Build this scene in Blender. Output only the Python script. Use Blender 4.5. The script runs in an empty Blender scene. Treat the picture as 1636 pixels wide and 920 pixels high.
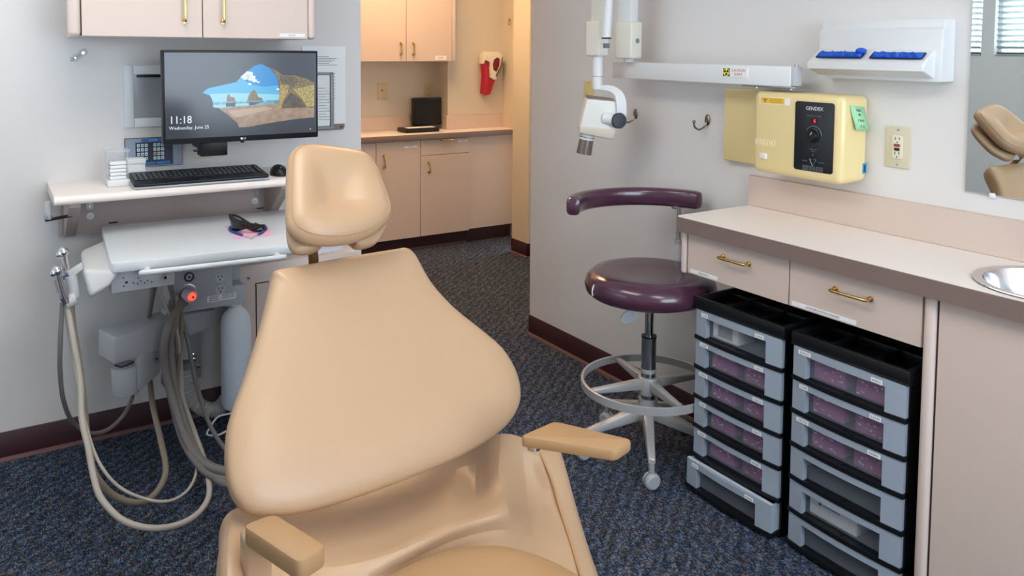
import bpy, bmesh, math, random
from math import sin, cos, pi, radians
from mathutils import Vector, Matrix, Quaternion
random.seed(7)
SC = bpy.context.scene
COL = SC.collection
V3 = Vector

# ------------------------------------------------------------------ camera
F_PX, YAW, PITCH, ROLL, PY0, PX0, CAM_H = 1294.5, .5788, .0603, .0089, 156.5, 818., 1.45
_f = V3((sin(YAW)*cos(PITCH), cos(YAW)*cos(PITCH), -sin(PITCH)))
_r = V3((cos(YAW), -sin(YAW), 0)); _u = _r.cross(_f)
RT = _r*cos(ROLL)+_u*sin(ROLL); UP = -_r*sin(ROLL)+_u*cos(ROLL); FW = _f
EYE = V3((0, 0, CAM_H))
cd = bpy.data.cameras.new('camera'); cam = bpy.data.objects.new('camera', cd); COL.objects.link(cam)
cd.sensor_width = 36; cd.lens = F_PX/1636*36; cd.shift_y = -(460-PY0)/1636; cd.clip_start = .05
m = Matrix((RT, UP, -FW)).transposed().to_4x4(); m.translation = EYE
cam.matrix_world = m; SC.camera = cam

# ------------------------------------------------------------------ world, exposure
SC.view_settings.view_transform = 'Standard'; SC.view_settings.look = 'None'
SC.view_settings.gamma = 1; SC.view_settings.use_curve_mapping = False
SC.view_settings.exposure = 1.02
SC.cycles.max_bounces = 9; SC.cycles.diffuse_bounces = 5; SC.cycles.glossy_bounces = 4
SC.cycles.transmission_bounces = 8; SC.cycles.transparent_max_bounces = 10
SC.cycles.caustics_reflective = False; SC.cycles.caustics_refractive = False
SC.cycles.sample_clamp_indirect = 4
W = bpy.data.worlds.new('sky'); SC.world = W; W.use_nodes = True
bg = W.node_tree.nodes['Background']; bg.inputs[0].default_value = (.74, .87, 1, 1); bg.inputs[1].default_value = 4.6
CEIL_STRENGTH, KITCHEN_STRENGTH, HALL_STRENGTH, WINDOW_W = 4.0, 11.0, 5.0, 30

def area(name, loc, rot, sx, sy, power, col, portal=False):
    l = bpy.data.lights.new(name, 'AREA'); l.shape = 'RECTANGLE'; l.size = sx; l.size_y = sy
    l.energy = power; l.color = col
    if portal: l.cycles.is_portal = True
    o = bpy.data.objects.new(name, l); o.location = loc; o.rotation_euler = rot; COL.objects.link(o); return o
# daylight enters through window openings; the unseen front one is added (portals only guide the sampling)
area('window_portal', (-1.36, 2.1, 1.83), (0, radians(-90), 0), .8, 1.6, 1, (1, 1, 1), True)
area('window_portal', (1.25, -1.66, 1.52), (radians(90), 0, 0), 1.9, 1.55, 1, (1, 1, 1), True)

# ------------------------------------------------------------------ pixel -> place on a known plane of the room
def ray(x, y): return FW + RT*((x-PX0)/F_PX) - UP*((y-PY0)/F_PX)
def P(x, y, ax, v):
    d = ray(x, y); i = 'xyz'.index(ax); return EYE + d*((v-EYE[i])/d[i])
def PP(x, y, n, c, off=0):           # plane n.p = c
    d = ray(x, y); n = V3(n); return EYE + d*((c-n.dot(EYE))/n.dot(d))

# ------------------------------------------------------------------ materials
def lin(c):
    if isinstance(c, str): c = tuple(int(c[i:i+2], 16) for i in (0, 2, 4))
    return tuple(((v/255)/12.92 if v/255 <= .04045 else ((v/255+.055)/1.055)**2.4) for v in c)+(1,)
MATS = {}
def mat(name, c, rough=.5, metal=0, spec=.5, emis=None, es=0, alpha=1, trans=0, bump=0, bscale=60, var=0, vscale=3, coat=0, ior=1.45):
    if name in MATS: return MATS[name]
    m = bpy.data.materials.new(name); m.use_nodes = True; nt = m.node_tree; b = nt.nodes['Principled BSDF']
    b.inputs['Base Color'].default_value = lin(c); b.inputs['Roughness'].default_value = rough
    b.inputs['Metallic'].default_value = metal; b.inputs['Specular IOR Level'].default_value = spec
    b.inputs['Alpha'].default_value = alpha; b.inputs['Transmission Weight'].default_value = trans
    b.inputs['IOR'].default_value = ior
    b.inputs['Coat Weight'].default_value = coat; b.inputs['Coat Roughness'].default_value = .12
    if emis: b.inputs['Emission Color'].default_value = lin(emis); b.inputs['Emission Strength'].default_value = es
    tc = nt.nodes.new('ShaderNodeTexCoord')
    if var:
        n = nt.nodes.new('ShaderNodeTexNoise'); n.inputs['Scale'].default_value = vscale; n.inputs['Detail'].default_value = 4
        nt.links.new(tc.outputs['Object'], n.inputs['Vector'])
        mx = nt.nodes.new('ShaderNodeMixRGB'); a = lin(c)
        mx.inputs[1].default_value = tuple(v*(1-var) for v in a[:3])+(1,); mx.inputs[2].default_value = tuple(min(1, v*(1+var)) for v in a[:3])+(1,)
        nt.links.new(n.outputs['Fac'], mx.inputs[0]); nt.links.new(mx.outputs[0], b.inputs['Base Color'])
    if bump:
        n = nt.nodes.new('ShaderNodeTexNoise'); n.inputs['Scale'].default_value = bscale; n.inputs['Detail'].default_value = 3
        nt.links.new(tc.outputs['Object'], n.inputs['Vector'])
        bp = nt.nodes.new('ShaderNodeBump'); bp.inputs['Strength'].default_value = bump; bp.inputs['Distance'].default_value = .002
        nt.links.new(n.outputs['Fac'], bp.inputs['Height']); nt.links.new(bp.outputs[0], b.inputs['Normal'])
    MATS[name] = m; return m

def carpet():
    m = bpy.data.materials.new('carpet'); m.use_nodes = True; nt = m.node_tree; N = nt.nodes; L = nt.links
    b = N['Principled BSDF']; b.inputs['Roughness'].default_value = .95; b.inputs['Specular IOR Level'].default_value = .1
    tc = N.new('ShaderNodeTexCoord')
    v = N.new('ShaderNodeTexVoronoi'); v.inputs['Scale'].default_value = 330; v.inputs['Randomness'].default_value = 1
    mp = N.new('ShaderNodeMapping'); mp.inputs['Scale'].default_value = (1, .55, 1); mp.inputs['Rotation'].default_value = (0, 0, .6)
    L.new(tc.outputs['Object'], mp.inputs[0]); L.new(mp.outputs[0], v.inputs['Vector'])
    sp = N.new('ShaderNodeSeparateColor'); L.new(v.outputs['Color'], sp.inputs[0])
    cr = N.new('ShaderNodeValToRGB'); e = cr.color_ramp; e.interpolation = 'CONSTANT'
    e.elements[0].color = lin('2b3746'); e.elements[1].position = .3; e.elements[1].color = lin('405775')
    for p, c in ((.48, '35312f'), (.62, '5b7292'), (.75, '6a5548'), (.86, '232c38'), (.93, '7a746e')):
        x = e.elements.new(p); x.color = lin(c)
    L.new(sp.outputs[0], cr.inputs[0])
    w = N.new('ShaderNodeTexWave'); w.bands_direction = 'X'; w.inputs['Scale'].default_value = 8; w.inputs['Distortion'].default_value = 7
    w.inputs['Detail'].default_value = 2; w.inputs['Detail Scale'].default_value = 3
    mp2 = N.new('ShaderNodeMapping'); mp2.inputs['Rotation'].default_value = (0, 0, .9)
    L.new(tc.outputs['Object'], mp2.inputs[0]); L.new(mp2.outputs[0], w.inputs['Vector'])
    mr = N.new('ShaderNodeMapRange'); mr.inputs['To Min'].default_value = .6; mr.inputs['To Max'].default_value = 1.25
    L.new(w.outputs['Fac'], mr.inputs[0])
    mul = N.new('ShaderNodeMixRGB'); mul.blend_type = 'MULTIPLY'; mul.inputs[0].default_value = 1
    L.new(cr.outputs[0], mul.inputs[1]); L.new(mr.outputs[0], mul.inputs[2]); L.new(mul.outputs[0], b.inputs['Base Color'])
    bp = N.new('ShaderNodeBump'); bp.inputs['Strength'].default_value = .7; bp.inputs['Distance'].default_value = .004
    L.new(v.outputs['Distance'], bp.inputs['Height']); L.new(bp.outputs[0], b.inputs['Normal'])
    MATS['carpet'] = m; return m
carpet()
wallm = mat('wall_paint', 'dfdddc', .75, bump=.25, bscale=90, spec=.25)
kwall = mat('kitchen_wall_paint', 'd8cfc0', .8, bump=.2, bscale=90, spec=.25)
ceilm = mat('ceiling_paint', 'ecebe8', .9)
basem = mat('maroon_vinyl', '3b1c24', .45, var=.15, vscale=8)
toem = mat('maroon_toe', '6f4d4b', .6)
lam = mat('beige_laminate', 'd3c1b6', .42, var=.03, vscale=5)
lam2 = mat('beige_laminate_edge', 'd9c8c0', .4)
gapm = mat('dark_gap', '3a2c28', .8)
topm = mat('counter_laminate', 'efe6e0', .32, spec=.5, var=.02, vscale=40)
edgem = mat('grey_brown_edge', '7f6d66', .45, var=.10, vscale=14)
brass = mat('brass', 'dfbd74', .2, 1)
chrome = mat('chrome', 'd8dade', .12, 1)
steel = mat('brushed_steel', 'b9bcc0', .28, 1)
whitep = mat('white_plastic', 'dfe1e2', .35)
white2 = mat('pale_grey_plastic', 'c6cace', .4)
ivory = mat('ivory_plastic', 'dcd7c2', .35)
cream = mat('cream_enamel', 'e8d49c', .3, coat=.3)
blackp = mat('black_plastic', '101216', .4)
blackm = mat('black_matte', '0b0b0d', .7)
paper = mat('paper', 'eef0f2', .8)
ink = mat('ink', '5c6068', .8)
darkink = mat('dark_ink', '1d2430', .8)
tan = mat('tan_leather', 'ba9a7a', .42, spec=.5, bump=.12, bscale=260, var=.05, vscale=3, coat=.30)
tan.node_tree.nodes['Principled BSDF'].inputs['Coat Roughness'].default_value = .38
tan2 = mat('tan_urethane', 'aa865f', .5, bump=.1, bscale=200)
plum = mat('plum_vinyl', '4a2a3d', .22, spec=.6, coat=.35)
greym = mat('grey_cast_metal', 'b3b2b2', .35, .3)
unitg = mat('unit_grey_enamel', 'b9bcc2', .38)
unitw = mat('unit_white_enamel', 'dbe0e5', .3)
hosem = mat('taupe_hose', '7a7572', .45)
hosel = mat('pale_hose', 'bcb5aa', .4)
hosed = mat('tan_hose', '8a8070', .4)

# ------------------------------------------------------------------ mesh builder
class MB:
    def __init__(s): s.bm = bmesh.new(); s.mats = []
    def mi(s, m):
        if m not in s.mats: s.mats.append(m)
        return s.mats.index(m)
    def add(s, t, m, M=None, smooth=True):
        if M is not None: bmesh.ops.transform(t, matrix=M, verts=t.verts)
        k = s.mi(m)
        for f in t.faces: f.material_index = k; f.smooth = smooth
        me = bpy.data.meshes.new('t'); t.to_mesh(me); t.free(); s.bm.from_mesh(me); bpy.data.meshes.remove(me); return s
    def box(s, m, a, b, bev=0, seg=2, M=None):
        t = bmesh.new(); bmesh.ops.create_cube(t, size=1)
        a = V3(a); b = V3(b); c = (a+b)/2; d = b-a
        for v in t.verts: v.co = V3((v.co.x*abs(d.x), v.co.y*abs(d.y), v.co.z*abs(d.z)))+c
        if bev: bmesh.ops.bevel(t, geom=t.edges[:], offset=min(bev, .49*min(abs(d.x), abs(d.y), abs(d.z))), segments=seg, affect='EDGES', profile=.5)
        return s.add(t, m, M, smooth=bool(bev))
    def frame_box(s, m, o, U, Vv, N, u, v, n, bev=0, seg=2):   # box given by ranges along three axes
        M = Matrix((V3(U).normalized(), V3(Vv).normalized(), V3(N).normalized())).transposed().to_4x4(); M.translation = V3(o)
        return s.box(m, (u[0], v[0], n[0]), (u[1], v[1], n[1]), bev, seg, M)
    def hexa(s, m, pts, bev=0, seg=2):    # 8 points: bottom 4, top 4
        t = bmesh.new(); vs = [t.verts.new(p) for p in pts]
        for f in ((0, 3, 2, 1), (4, 5, 6, 7), (0, 1, 5, 4), (1, 2, 6, 5), (2, 3, 7, 6), (3, 0, 4, 7)): t.faces.new([vs[i] for i in f])
        bmesh.ops.recalc_face_normals(t, faces=t.faces)
        if bev: bmesh.ops.bevel(t, geom=t.edges[:], offset=bev, segments=seg, affect='EDGES', profile=.5)
        return s.add(t, m, smooth=bool(bev))
    def cyl(s, m, p0, p1, r0, r1=None, n=24, bev=0):
        p0 = V3(p0); p1 = V3(p1); r1 = r0 if r1 is None else r1
        t = bmesh.new(); bmesh.ops.create_cone(t, cap_ends=True, segments=n, radius1=r0, radius2=r1, depth=(p1-p0).length)
        if bev:
            bmesh.ops.bevel(t, geom=[e for e in t.edges if len([f for f in e.link_faces if len(f.verts) > 4]) == 1], offset=bev, segments=2, affect='EDGES', profile=.5)
        M = (p1-p0).to_track_quat('Z', 'Y').to_matrix().to_4x4(); M.translation = (p0+p1)/2
        return s.add(t, m, M)
    def ball(s, m, c, r, sc=(1, 1, 1), M=None, n=24):
        t = bmesh.new(); bmesh.ops.create_uvsphere(t, u_segments=n, v_segments=n//2, radius=r)
        for v in t.verts: v.co = V3((v.co.x*sc[0], v.co.y*sc[1], v.co.z*sc[2]))
        if M is not None: bmesh.ops.transform(t, matrix=M, verts=t.verts)
        for v in t.verts: v.co += V3(c)
        return s.add(t, m)
    def lathe(s, m, prof, c, axis=(0, 0, 1), n=40):
        t = bmesh.new(); rows = []
        for r, h in prof:
            rows.append([t.verts.new((r*cos(2*pi*i/n), r*sin(2*pi*i/n), h)) for i in range(n)] if r > 1e-6 else [t.verts.new((0, 0, h))])
        for a, b in zip(rows, rows[1:]):
            for i in range(n):
                q = [a[i % len(a)], a[(i+1) % len(a)], b[(i+1) % len(b)], b[i % len(b)]]
                q2 = []
                for v in q:
                    if v not in q2: q2.append(v)
                if len(q2) > 2: t.faces.new(q2)
        bmesh.ops.recalc_face_normals(t, faces=t.faces)
        M = V3(axis).to_track_quat('Z', 'Y').to_matrix().to_4x4(); M.translation = V3(c)
        return s.add(t, m, M)
    def tube(s, m, pts, r, n=10, sm=6, closed=False, flat=1.0, ridges=0):
        pts = [V3(p) for p in pts]
        if sm: pts = catmull(pts, sm, closed)
        k = len(pts); t = bmesh.new(); rows = []
        T = [(pts[(i+1) % k if closed else min(i+1, k-1)]-pts[(i-1) % k if closed else max(i-1, 0)]).normalized() for i in range(k)]
        q = V3((0, 0, 1)) if abs(T[0].z) < .9 else V3((1, 0, 0)); nrm = (q-T[0]*q.dot(T[0])).normalized()
        for i in range(k):
            nrm = (nrm-T[i]*nrm.dot(T[i])).normalized(); bn = T[i].cross(nrm)
            rr = r[min(int(i*len(r)/k), len(r)-1)] if isinstance(r, (list, tuple)) else r
            if ridges: rr *= 1+.09*(1 if i % 2 else -1)
            rows.append([t.verts.new(pts[i]+nrm*rr*flat*cos(2*pi*j/n)+bn*rr*sin(2*pi*j/n)) for j in range(n)])
        for a, b in list(zip(rows, rows[1:]))+([(rows[-1], rows[0])] if closed else []):
            for j in range(n): t.faces.new((a[j], a[(j+1) % n], b[(j+1) % n], b[j]))
        if not closed: t.faces.new(rows[0][::-1]); t.faces.new(rows[-1])
        bmesh.ops.recalc_face_normals(t, faces=t.faces)
        return s.add(t, m)
    def prism(s, m, poly, o, U, Vv, N, n0, n1, bev=0, seg=2, smooth=None):
        t = bmesh.new(); o = V3(o); U = V3(U); Vv = V3(Vv); N = V3(N)
        a = [t.verts.new(o+U*x+Vv*y+N*n0) for x, y in poly]; b = [t.verts.new(o+U*x+Vv*y+N*n1) for x, y in poly]
        k = len(poly); t.faces.new(a[::-1]); t.faces.new(b)
        for i in range(k): t.faces.new((a[i], a[(i+1) % k], b[(i+1) % k], b[i]))
        bmesh.ops.recalc_face_normals(t, faces=t.faces)
        if bev:
            ed = [e for e in t.edges if any(len(f.verts) == k for f in e.link_faces)] if k > 4 else t.edges[:]
            bmesh.ops.bevel(t, geom=ed, offset=bev, segments=seg, affect='EDGES', profile=.5)
        return s.add(t, m, smooth=bool(bev) if smooth is None else smooth)
    def poly3(s, m, pts):
        t = bmesh.new(); t.faces.new([t.verts.new(p) for p in pts]); return s.add(t, m, smooth=False)
    def grid(s, m, rows, closed=False, smooth=True):
        t = bmesh.new(); R = [[t.verts.new(p) for p in r] for r in rows]
        for a, b in zip(R, R[1:]):
            k = len(a)
            for j in range(k if closed else k-1): t.faces.new((a[j], a[(j+1) % k], b[(j+1) % k], b[j]))
        bmesh.ops.recalc_face_normals(t, faces=t.faces)
        return s.add(t, m, smooth=smooth)
    def text(s, m, txt, size, o, U, Vv, align='CENTER', ext=.0004, sx=1, bold=0):
        cu = bpy.data.curves.new('txt', 'FONT'); cu.body = txt; cu.size = size; cu.extrude = ext; cu.align_x = align; cu.align_y = 'CENTER'
        cu.resolution_u = 2; cu.offset = bold
        ob = bpy.data.objects.new('txt', cu); COL.objects.link(ob)
        me = bpy.data.meshes.new_from_object(ob.evaluated_get(bpy.context.evaluated_depsgraph_get()))
        U = V3(U).normalized(); Vv = V3(Vv).normalized(); N = U.cross(Vv)
        M = Matrix((U*sx, Vv, N)).transposed().to_4x4(); M.translation = V3(o)
        t = bmesh.new(); t.from_mesh(me); s.add(t, m, M, smooth=False)
        bpy.data.objects.remove(ob); bpy.data.curves.remove(cu); bpy.data.meshes.remove(me); return s
    def build(s, name, parent=None, sub=0, wn=False):
        me = bpy.data.meshes.new(name)
        if parent is None or True:
            s.bm.to_mesh(me); s.bm.free()
        for m in s.mats: me.materials.append(m)
        o = bpy.data.objects.new(name, me); COL.objects.link(o)
        if parent is not None:
            o.parent = parent; o.matrix_parent_inverse = wmat(parent).inverted()
        if sub:
            md = o.modifiers.new('s', 'SUBSURF'); md.levels = sub; md.render_levels = sub
        try: me.set_sharp_from_angle(angle=radians(38))
        except Exception: pass
        return o
def wmat(o):
    M = Matrix.LocRotScale(o.location, o.rotation_euler, o.scale)
    return wmat(o.parent) @ o.matrix_parent_inverse @ M if o.parent else M
def catmull(p, n, closed=False):
    k = len(p); out = []
    for i in range(k if closed else k-1):
        a, b, c, d = (p[(i-1) % k], p[i], p[(i+1) % k], p[(i+2) % k]) if closed else (p[max(i-1, 0)], p[i], p[i+1], p[min(i+2, k-1)])
        for j in range(n):
            t = j/n; out.append(.5*((2*b)+(c-a)*t+(2*a-5*b+4*c-d)*t*t+(3*b-a-3*c+d)*t**3))
    if not closed: out.append(p[-1])
    return out
def thing(name, label, cat, loc, group=None):
    o = bpy.data.objects.new(name, None); o.empty_display_size = .05; o.location = loc; COL.objects.link(o)
    return tag(o, label, cat, group)
def tag(o, label, cat, group=None, kind=None):
    o['label'] = label; o['category'] = cat
    if group: o['group'] = group
    if kind: o['kind'] = kind
    return o
def struct(o, label=None):
    o['kind'] = 'structure'
    if label: o['label'] = label; o['category'] = 'room'
    return o
def dup(root, delta, label):
    r = root.copy(); COL.objects.link(r); r.location = root.location+V3(delta); r['label'] = label
    for ch in list(root.children):
        c = ch.copy(); COL.objects.link(c); c.parent = r
        for g in ch.children:
            d = g.copy(); COL.objects.link(d); d.parent = c
    return r
X, Y, Z = V3((1, 0, 0)), V3((0, 1, 0)), V3((0, 0, 1))
def rrect(w, h, r, n=5):   # rounded rectangle centred on 0
    out = []
    for cx, cy, a0 in ((w/2-r, h/2-r, 0), (-w/2+r, h/2-r, 90), (-w/2+r, -h/2+r, 180), (w/2-r, -h/2+r, 270)):
        for i in range(n+1):
            a = radians(a0+90*i/n); out.append((cx+r*cos(a), cy+r*sin(a)))
    return out

# ================================================================== ROOM
YW, XW = 3.27, 2.305
CZ = 2.5
YE, XE, XL, YF = 3.39, 2.425, -1.3, -1.6
struct(MB().box(MATS['carpet'], (XL-.2, YF-.2, -.06), (5.4, 6.6, 0)).build('floor'), 'dark blue speckled carpet floor')
struct(MB().box(ceilm, (XL-.2, YF-.2, CZ), (5.4, 6.6, CZ+.1)).build('ceiling'))
b = MB(); b.box(wallm, (XL-.12, YW, 0), (1.36, YE, CZ)).box(wallm, (1.36, YW, 2.08), (XW, YE, CZ)); struct(b.build('wall_back'))
struct(MB().box(wallm, (XW, YF, 0), (XE, 3.345, CZ)).build('wall_right'))
# left wall with openings: windows 1 (y 1.3..2.9), 2 (y 2.985..3.2), 3 (y -1.2..0.8)
def wall_holes(name, fixed, lo, hi, holes, axis, th=.12):
    b = MB(); cur = lo
    def bx(a0, a1, z0, z1):
        if a1-a0 < 1e-4 or z1-z0 < 1e-4: return
        if axis == 'x': b.box(wallm, (fixed-th, a0, z0), (fixed, a1, z1))
        else: b.box(wallm, (a0, fixed-th, z0), (a1, fixed, z1))
    for a0, a1, z0, z1 in sorted(holes):
        bx(cur, a0, 0, CZ); bx(a0, a1, 0, z0); bx(a0, a1, z1, CZ); cur = a1
    bx(cur, hi, 0, CZ); return struct(b.build(name))
wall_holes('wall_left', XL, YF, YW, [(1.3, 2.90, 1.43, 2.23), (2.985, 3.22, 1.43, 2.23)], 'x')
wall_holes('wall_front', YF, XL-.12, XE, [(.3, 2.2, .75, 2.3)], 'y')
framem = mat('window_frame_paint', 'dfe5e6', .4); glassm = mat('window_glass', 'ffffff', .02, trans=1, ior=1.02, spec=.2)
slatm = mat('blind_slat', 'a7b1ac', .5)
def window(n, a0, a1, z0, z1, axis, blind):
    b = MB()
    def bx(m, p0, p1, q0, q1, d0, d1, bev=0, MM=b):
        if axis == 'x': MM.box(m, (XL-d1, p0, q0), (XL-d0, p1, q1), bev)
        else: MM.box(m, (p0, YF-d1, q0), (p1, YF-d0, q1), bev)
    for p0, p1, q0, q1 in ((a0, a0+.03, z0, z1), (a1-.03, a1, z0, z1), (a0+.03, a1-.03, z0, z0+.03), (a0+.03, a1-.03, z1-.03, z1)): bx(framem, p0, p1, q0, q1, .05, .10, .004)
    w = struct(b.build('window_%d' % n))
    if blind:
        s = MB(); z = z0+.02
        while z < z1-.05:
            if axis == 'x':
                s.frame_box(slatm, (XL-.022, 0, z), Y, V3((cos(.45), 0, sin(.45))), V3((-sin(.45), 0, cos(.45))), (a0+.012, a1-.012), (-.02, .02), (-.0012, .0012))
            z += .040
        for p in (a0+.2*(a1-a0), a1-.2*(a1-a0)): s.cyl(slatm, (XL-.02, p, z0+.01), (XL-.02, p, z1-.03), .0015, n=6)
        s.box(slatm, (XL-.045, a0+.005, z1-.045), (XL-.002, a1-.005, z1-.003), .003); s.box(slatm, (XL-.04, a0+.012, z0+.002), (XL-.005, a1-.012, z0+.016), .003)
        tag(s.build('window_blind'), blind, 'blind', 'slatted blinds in the high windows')
window(1, 1.3, 2.90, 1.43, 2.23, 'x', 'wide pale slatted blind seen in the mirror above the grey wall')
window(2, 2.985, 3.22, 1.43, 2.23, 'x', 'narrow slatted blind at the left edge of the mirror')
window(3, .3, 2.2, .75, 2.3, 'y', None)  # unseen window behind the camera, added for soft frontal light
# kitchen alcove and hall beyond the doorway
KY = 5.53
b = MB(); b.box(kwall, (.6, KY, 0), (2.93, KY+.12, CZ)); struct(b.build('wall_kitchen_back'))
b = MB(); b.box(kwall, (2.93, 5.37, 0), (3.42, KY+.12, CZ)); struct(b.build('wall_kitchen_jog'))
b = MB(); b.box(kwall, (3.42, 4.95, 0), (3.54, KY+.12, CZ)); struct(b.build('wall_kitchen_side'))
b = MB(); b.box(kwall, (3.145, 4.60, 0), (3.54, 4.80, CZ)).box(wallm, (3.147, 4.594, 0), (5.2, 4.602, CZ)); struct(b.build('wall_hall'))
struct(MB().box(kwall, (.5, YE, 0), (.6, KY+.12, CZ)).build('wall_kitchen_left'))
struct(MB().box(wallm, (5.1, 1.5, 0), (5.2, 4.7, CZ)).build('wall_hall_end'))
struct(MB().box(wallm, (XE, 1.9, 0), (5.2, 2.0, CZ)).build('wall_hall_side'))
def baseboard(name, p0, p1, out, h=.1):
    p0 = V3(p0); p1 = V3(p1); U = (p1-p0).normalized(); L = (p1-p0).length; o = V3(out)
    b = MB(); b.prism(basem, [(0, .012), (.006, .012), (.006, h-.004), (.003, h), (0, h)], p0, o, Z, U, 0, L)
    b.prism(toem, [(0, 0), (.016, 0), (.014, .006), (.006, .012), (0, .012)], p0, o, Z, U, 0, L)
    return struct(b.build(name))
baseboard('baseboard_back', (XL, YW, 0), (1.36, YW, 0), (0, -1, 0))
baseboard('baseboard_back_end', (1.36, YW, 0), (1.36, YE, 0), (1, 0, 0))
baseboard('baseboard_right', (XW, YF, 0), (XW, 3.345, 0), (-1, 0, 0))
baseboard('baseboard_hall', (3.145, 4.588, 0), (3.145, 4.80, 0), (-1, 0, 0))
baseboard('baseboard_hall_front', (3.139, 4.594, 0), (4.4, 4.594, 0), (0, -1, 0))
# ceiling lights
def ceil_light(name, x, y, sx, sy, st, col, label, z=CZ):
    t = thing(name, label, 'ceiling light', (x, y, z), 'recessed ceiling lights')
    f = MB(); w = .03
    f.box(framem, (x-sx/2-w, y-sy/2-w, z-.03), (x-sx/2, y+sy/2+w, z)).box(framem, (x+sx/2, y-sy/2-w, z-.03), (x+sx/2+w, y+sy/2+w, z))
    f.box(framem, (x-sx/2, y-sy/2-w, z-.03), (x+sx/2, y-sy/2, z)).box(framem, (x-sx/2, y+sy/2, z-.03), (x+sx/2, y+sy/2+w, z)); f.build('frame', t)
    MB().box(mat('diffuser_'+name+label[:5], 'ffffff', .5, emis=col, es=st), (x-sx/2, y-sy/2, z-.02), (x+sx/2, y+sy/2, z-.004)).build('diffuser', t)
ceil_light('ceiling_light', .35, 1.95, .6, 1.2, CEIL_STRENGTH, 'fff6ec', 'white ceiling light panel over the dental chair')
ceil_light('ceiling_light', .9, 0.0, .6, 1.2, CEIL_STRENGTH, 'fff6ec', 'white ceiling light panel nearest the big window')
ceil_light('ceiling_light', 2.3, 4.55, .5, 1.0, KITCHEN_STRENGTH, 'ffd09a', 'warm ceiling light panel over the kitchenette')
ceil_light('ceiling_light', 4.2, 3.3, .5, 1.0, HALL_STRENGTH, 'ffdcb4', 'hall ceiling light panel beyond the partition')

# ================================================================== shared small builders
def bar_handle(m, p0, p1, out, h=.028, r=.0045, parent=None, name='handle'):
    p0 = V3(p0); p1 = V3(p1); o = V3(out); d = (p1-p0).normalized()
    b = MB(); b.tube(m, [p0, p0+o*h*.7, p0+o*h+d*.008, p1+o*h-d*.008, p1+o*h*.7, p1], r, 10, 5)
    for p in (p0, p1): b.cyl(m, p, p+o*.004, r*1.7)
    return b.build(name, parent)
def outlet(b, o, U, N, kind='duplex', s=1.0, m=ivory):   # draws on builder b; o = plate centre on the wall
    o = V3(o); U = V3(U); N = V3(N)
    b.prism(m, rrect(.078*s, .125*s, .004), o, U, Z, N, 0, .006, .002)
    dk = MATS['dark_gap']
    if kind == 'gfci':
        b.prism(ivory, rrect(.035*s, .070*s, .003), o, U, Z, N, .006, .009, .001)
        b.frame_box(mat('red_button', 'a3323c', .5), o, U, Z, N, (-.009, .009), (.002, .010), (.009, .0115)); b.frame_box(blackp, o, U, Z, N, (-.008, .008), (-.010, -.002), (.009, .0115))
        cs = ((.022, 1), (-.022, -1))
    elif kind == 'duplex': 
        cs = ((.020, 1), (-.020, 1))
        for c, _ in cs: b.prism(m, rrect(.034*s, .028*s, .012), o+Z*c, U, Z, N, .006, .009, .001)
    else: cs = ()
    for c, _ in cs:
        for u in (-.0065, .0065): b.frame_box(blackm, o+Z*c, U, Z, N, (u-.001, u+.001), (0, .008), (.0088, .0096))
        b.cyl(blackm, o+Z*(c-.007)+N*.0088, o+Z*(c-.007)+N*.0096, .0022, n=10)
    for c in (-.052, .052): b.cyl(steel, o+Z*c*s+N*.005, o+Z*c*s+N*.0075, .003, n=12)
    return b

# ================================================================== BACK WALL
# ---- wall cabinet
yc = 2.932
t = thing('wall_cabinet', 'beige two-door wall cabinet with brass handles above the monitor', 'cabinet', (.64, YW, 1.48))
b = MB(); b.box(lam, (.25, yc+.02, 1.495), (1.03, YW, 2.2)); b.box(lam2, (.25, yc+.02, 1.478), (.28, YW, 1.495)); b.box(lam2, (1.0, yc+.02, 1.478), (1.03, YW, 1.495)); b.box(lam2, (.28, yc+.02, 1.478), (1.0, yc+.05, 1.495)); b.build('body', t)
for x0, x1 in ((.229, .266), (1.0125, 1.043)): MB().box(lam2, (x0, yc-.004, 1.479), (x1, yc+.045, 2.2), .013, 4).build('corner_post', t)
for x0, x1, hx in ((.2685, .6375, .578), (.6405, 1.0105, .705)):
    d = MB().box(lam, (x0, yc, 1.480), (x1, yc+.02, 2.2), .001, 1).build('door', t)
    bar_handle(brass, (hx, yc, 1.535), (hx, yc, 1.635), (0, -1, 0), parent=d)
b = MB(); lb = P(458, 54, 'y', yc); b.box(paper, (.905, yc-.0012, 1.487), (1.0, yc, 1.499)); b.text(ink, 'TISSUES', .008, (.95, yc-.0014, 1.493), X, Z, ext=.0001)
d.name = 'door'; l = b.build('label_strip', d)
MB().box(gapm, (.266, yc+.012, 1.482), (.2685, yc+.02, 2.2)).build('side_gap', t); MB().box(gapm, (.6375, yc+.012, 1.482), (.6405, yc+.02, 2.2)).build('door_gap', t)
# ---- small clear wall clip
c = P(126, 88, 'y', YW)
q = Matrix.Translation(c) @ Matrix.Rotation(radians(-35), 4, 'Y')
clearm = mat('clear_acrylic', 'dfe3ea', .1, alpha=.32)
b = MB(); b.box(clearm, (-.031, -.02, -.012), (.031, 0, .012), .009, 3, q); b.cyl(steel, q@V3((.014, -.02, 0)), q@V3((.014, -.024, 0)), .005).cyl(steel, q@V3((-.018, -.02, 0)), q@V3((-.018, -.024, 0)), .004).tube(steel, [q@V3((-.02, -.02, 0)), q@V3((-.026, -.035, 0)), q@V3((-.034, -.03, 0))], .003)
tag(b.build('wall_clip'), 'small clear plastic clip screwed to the wall below the cabinet corner', 'clip')
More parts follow.
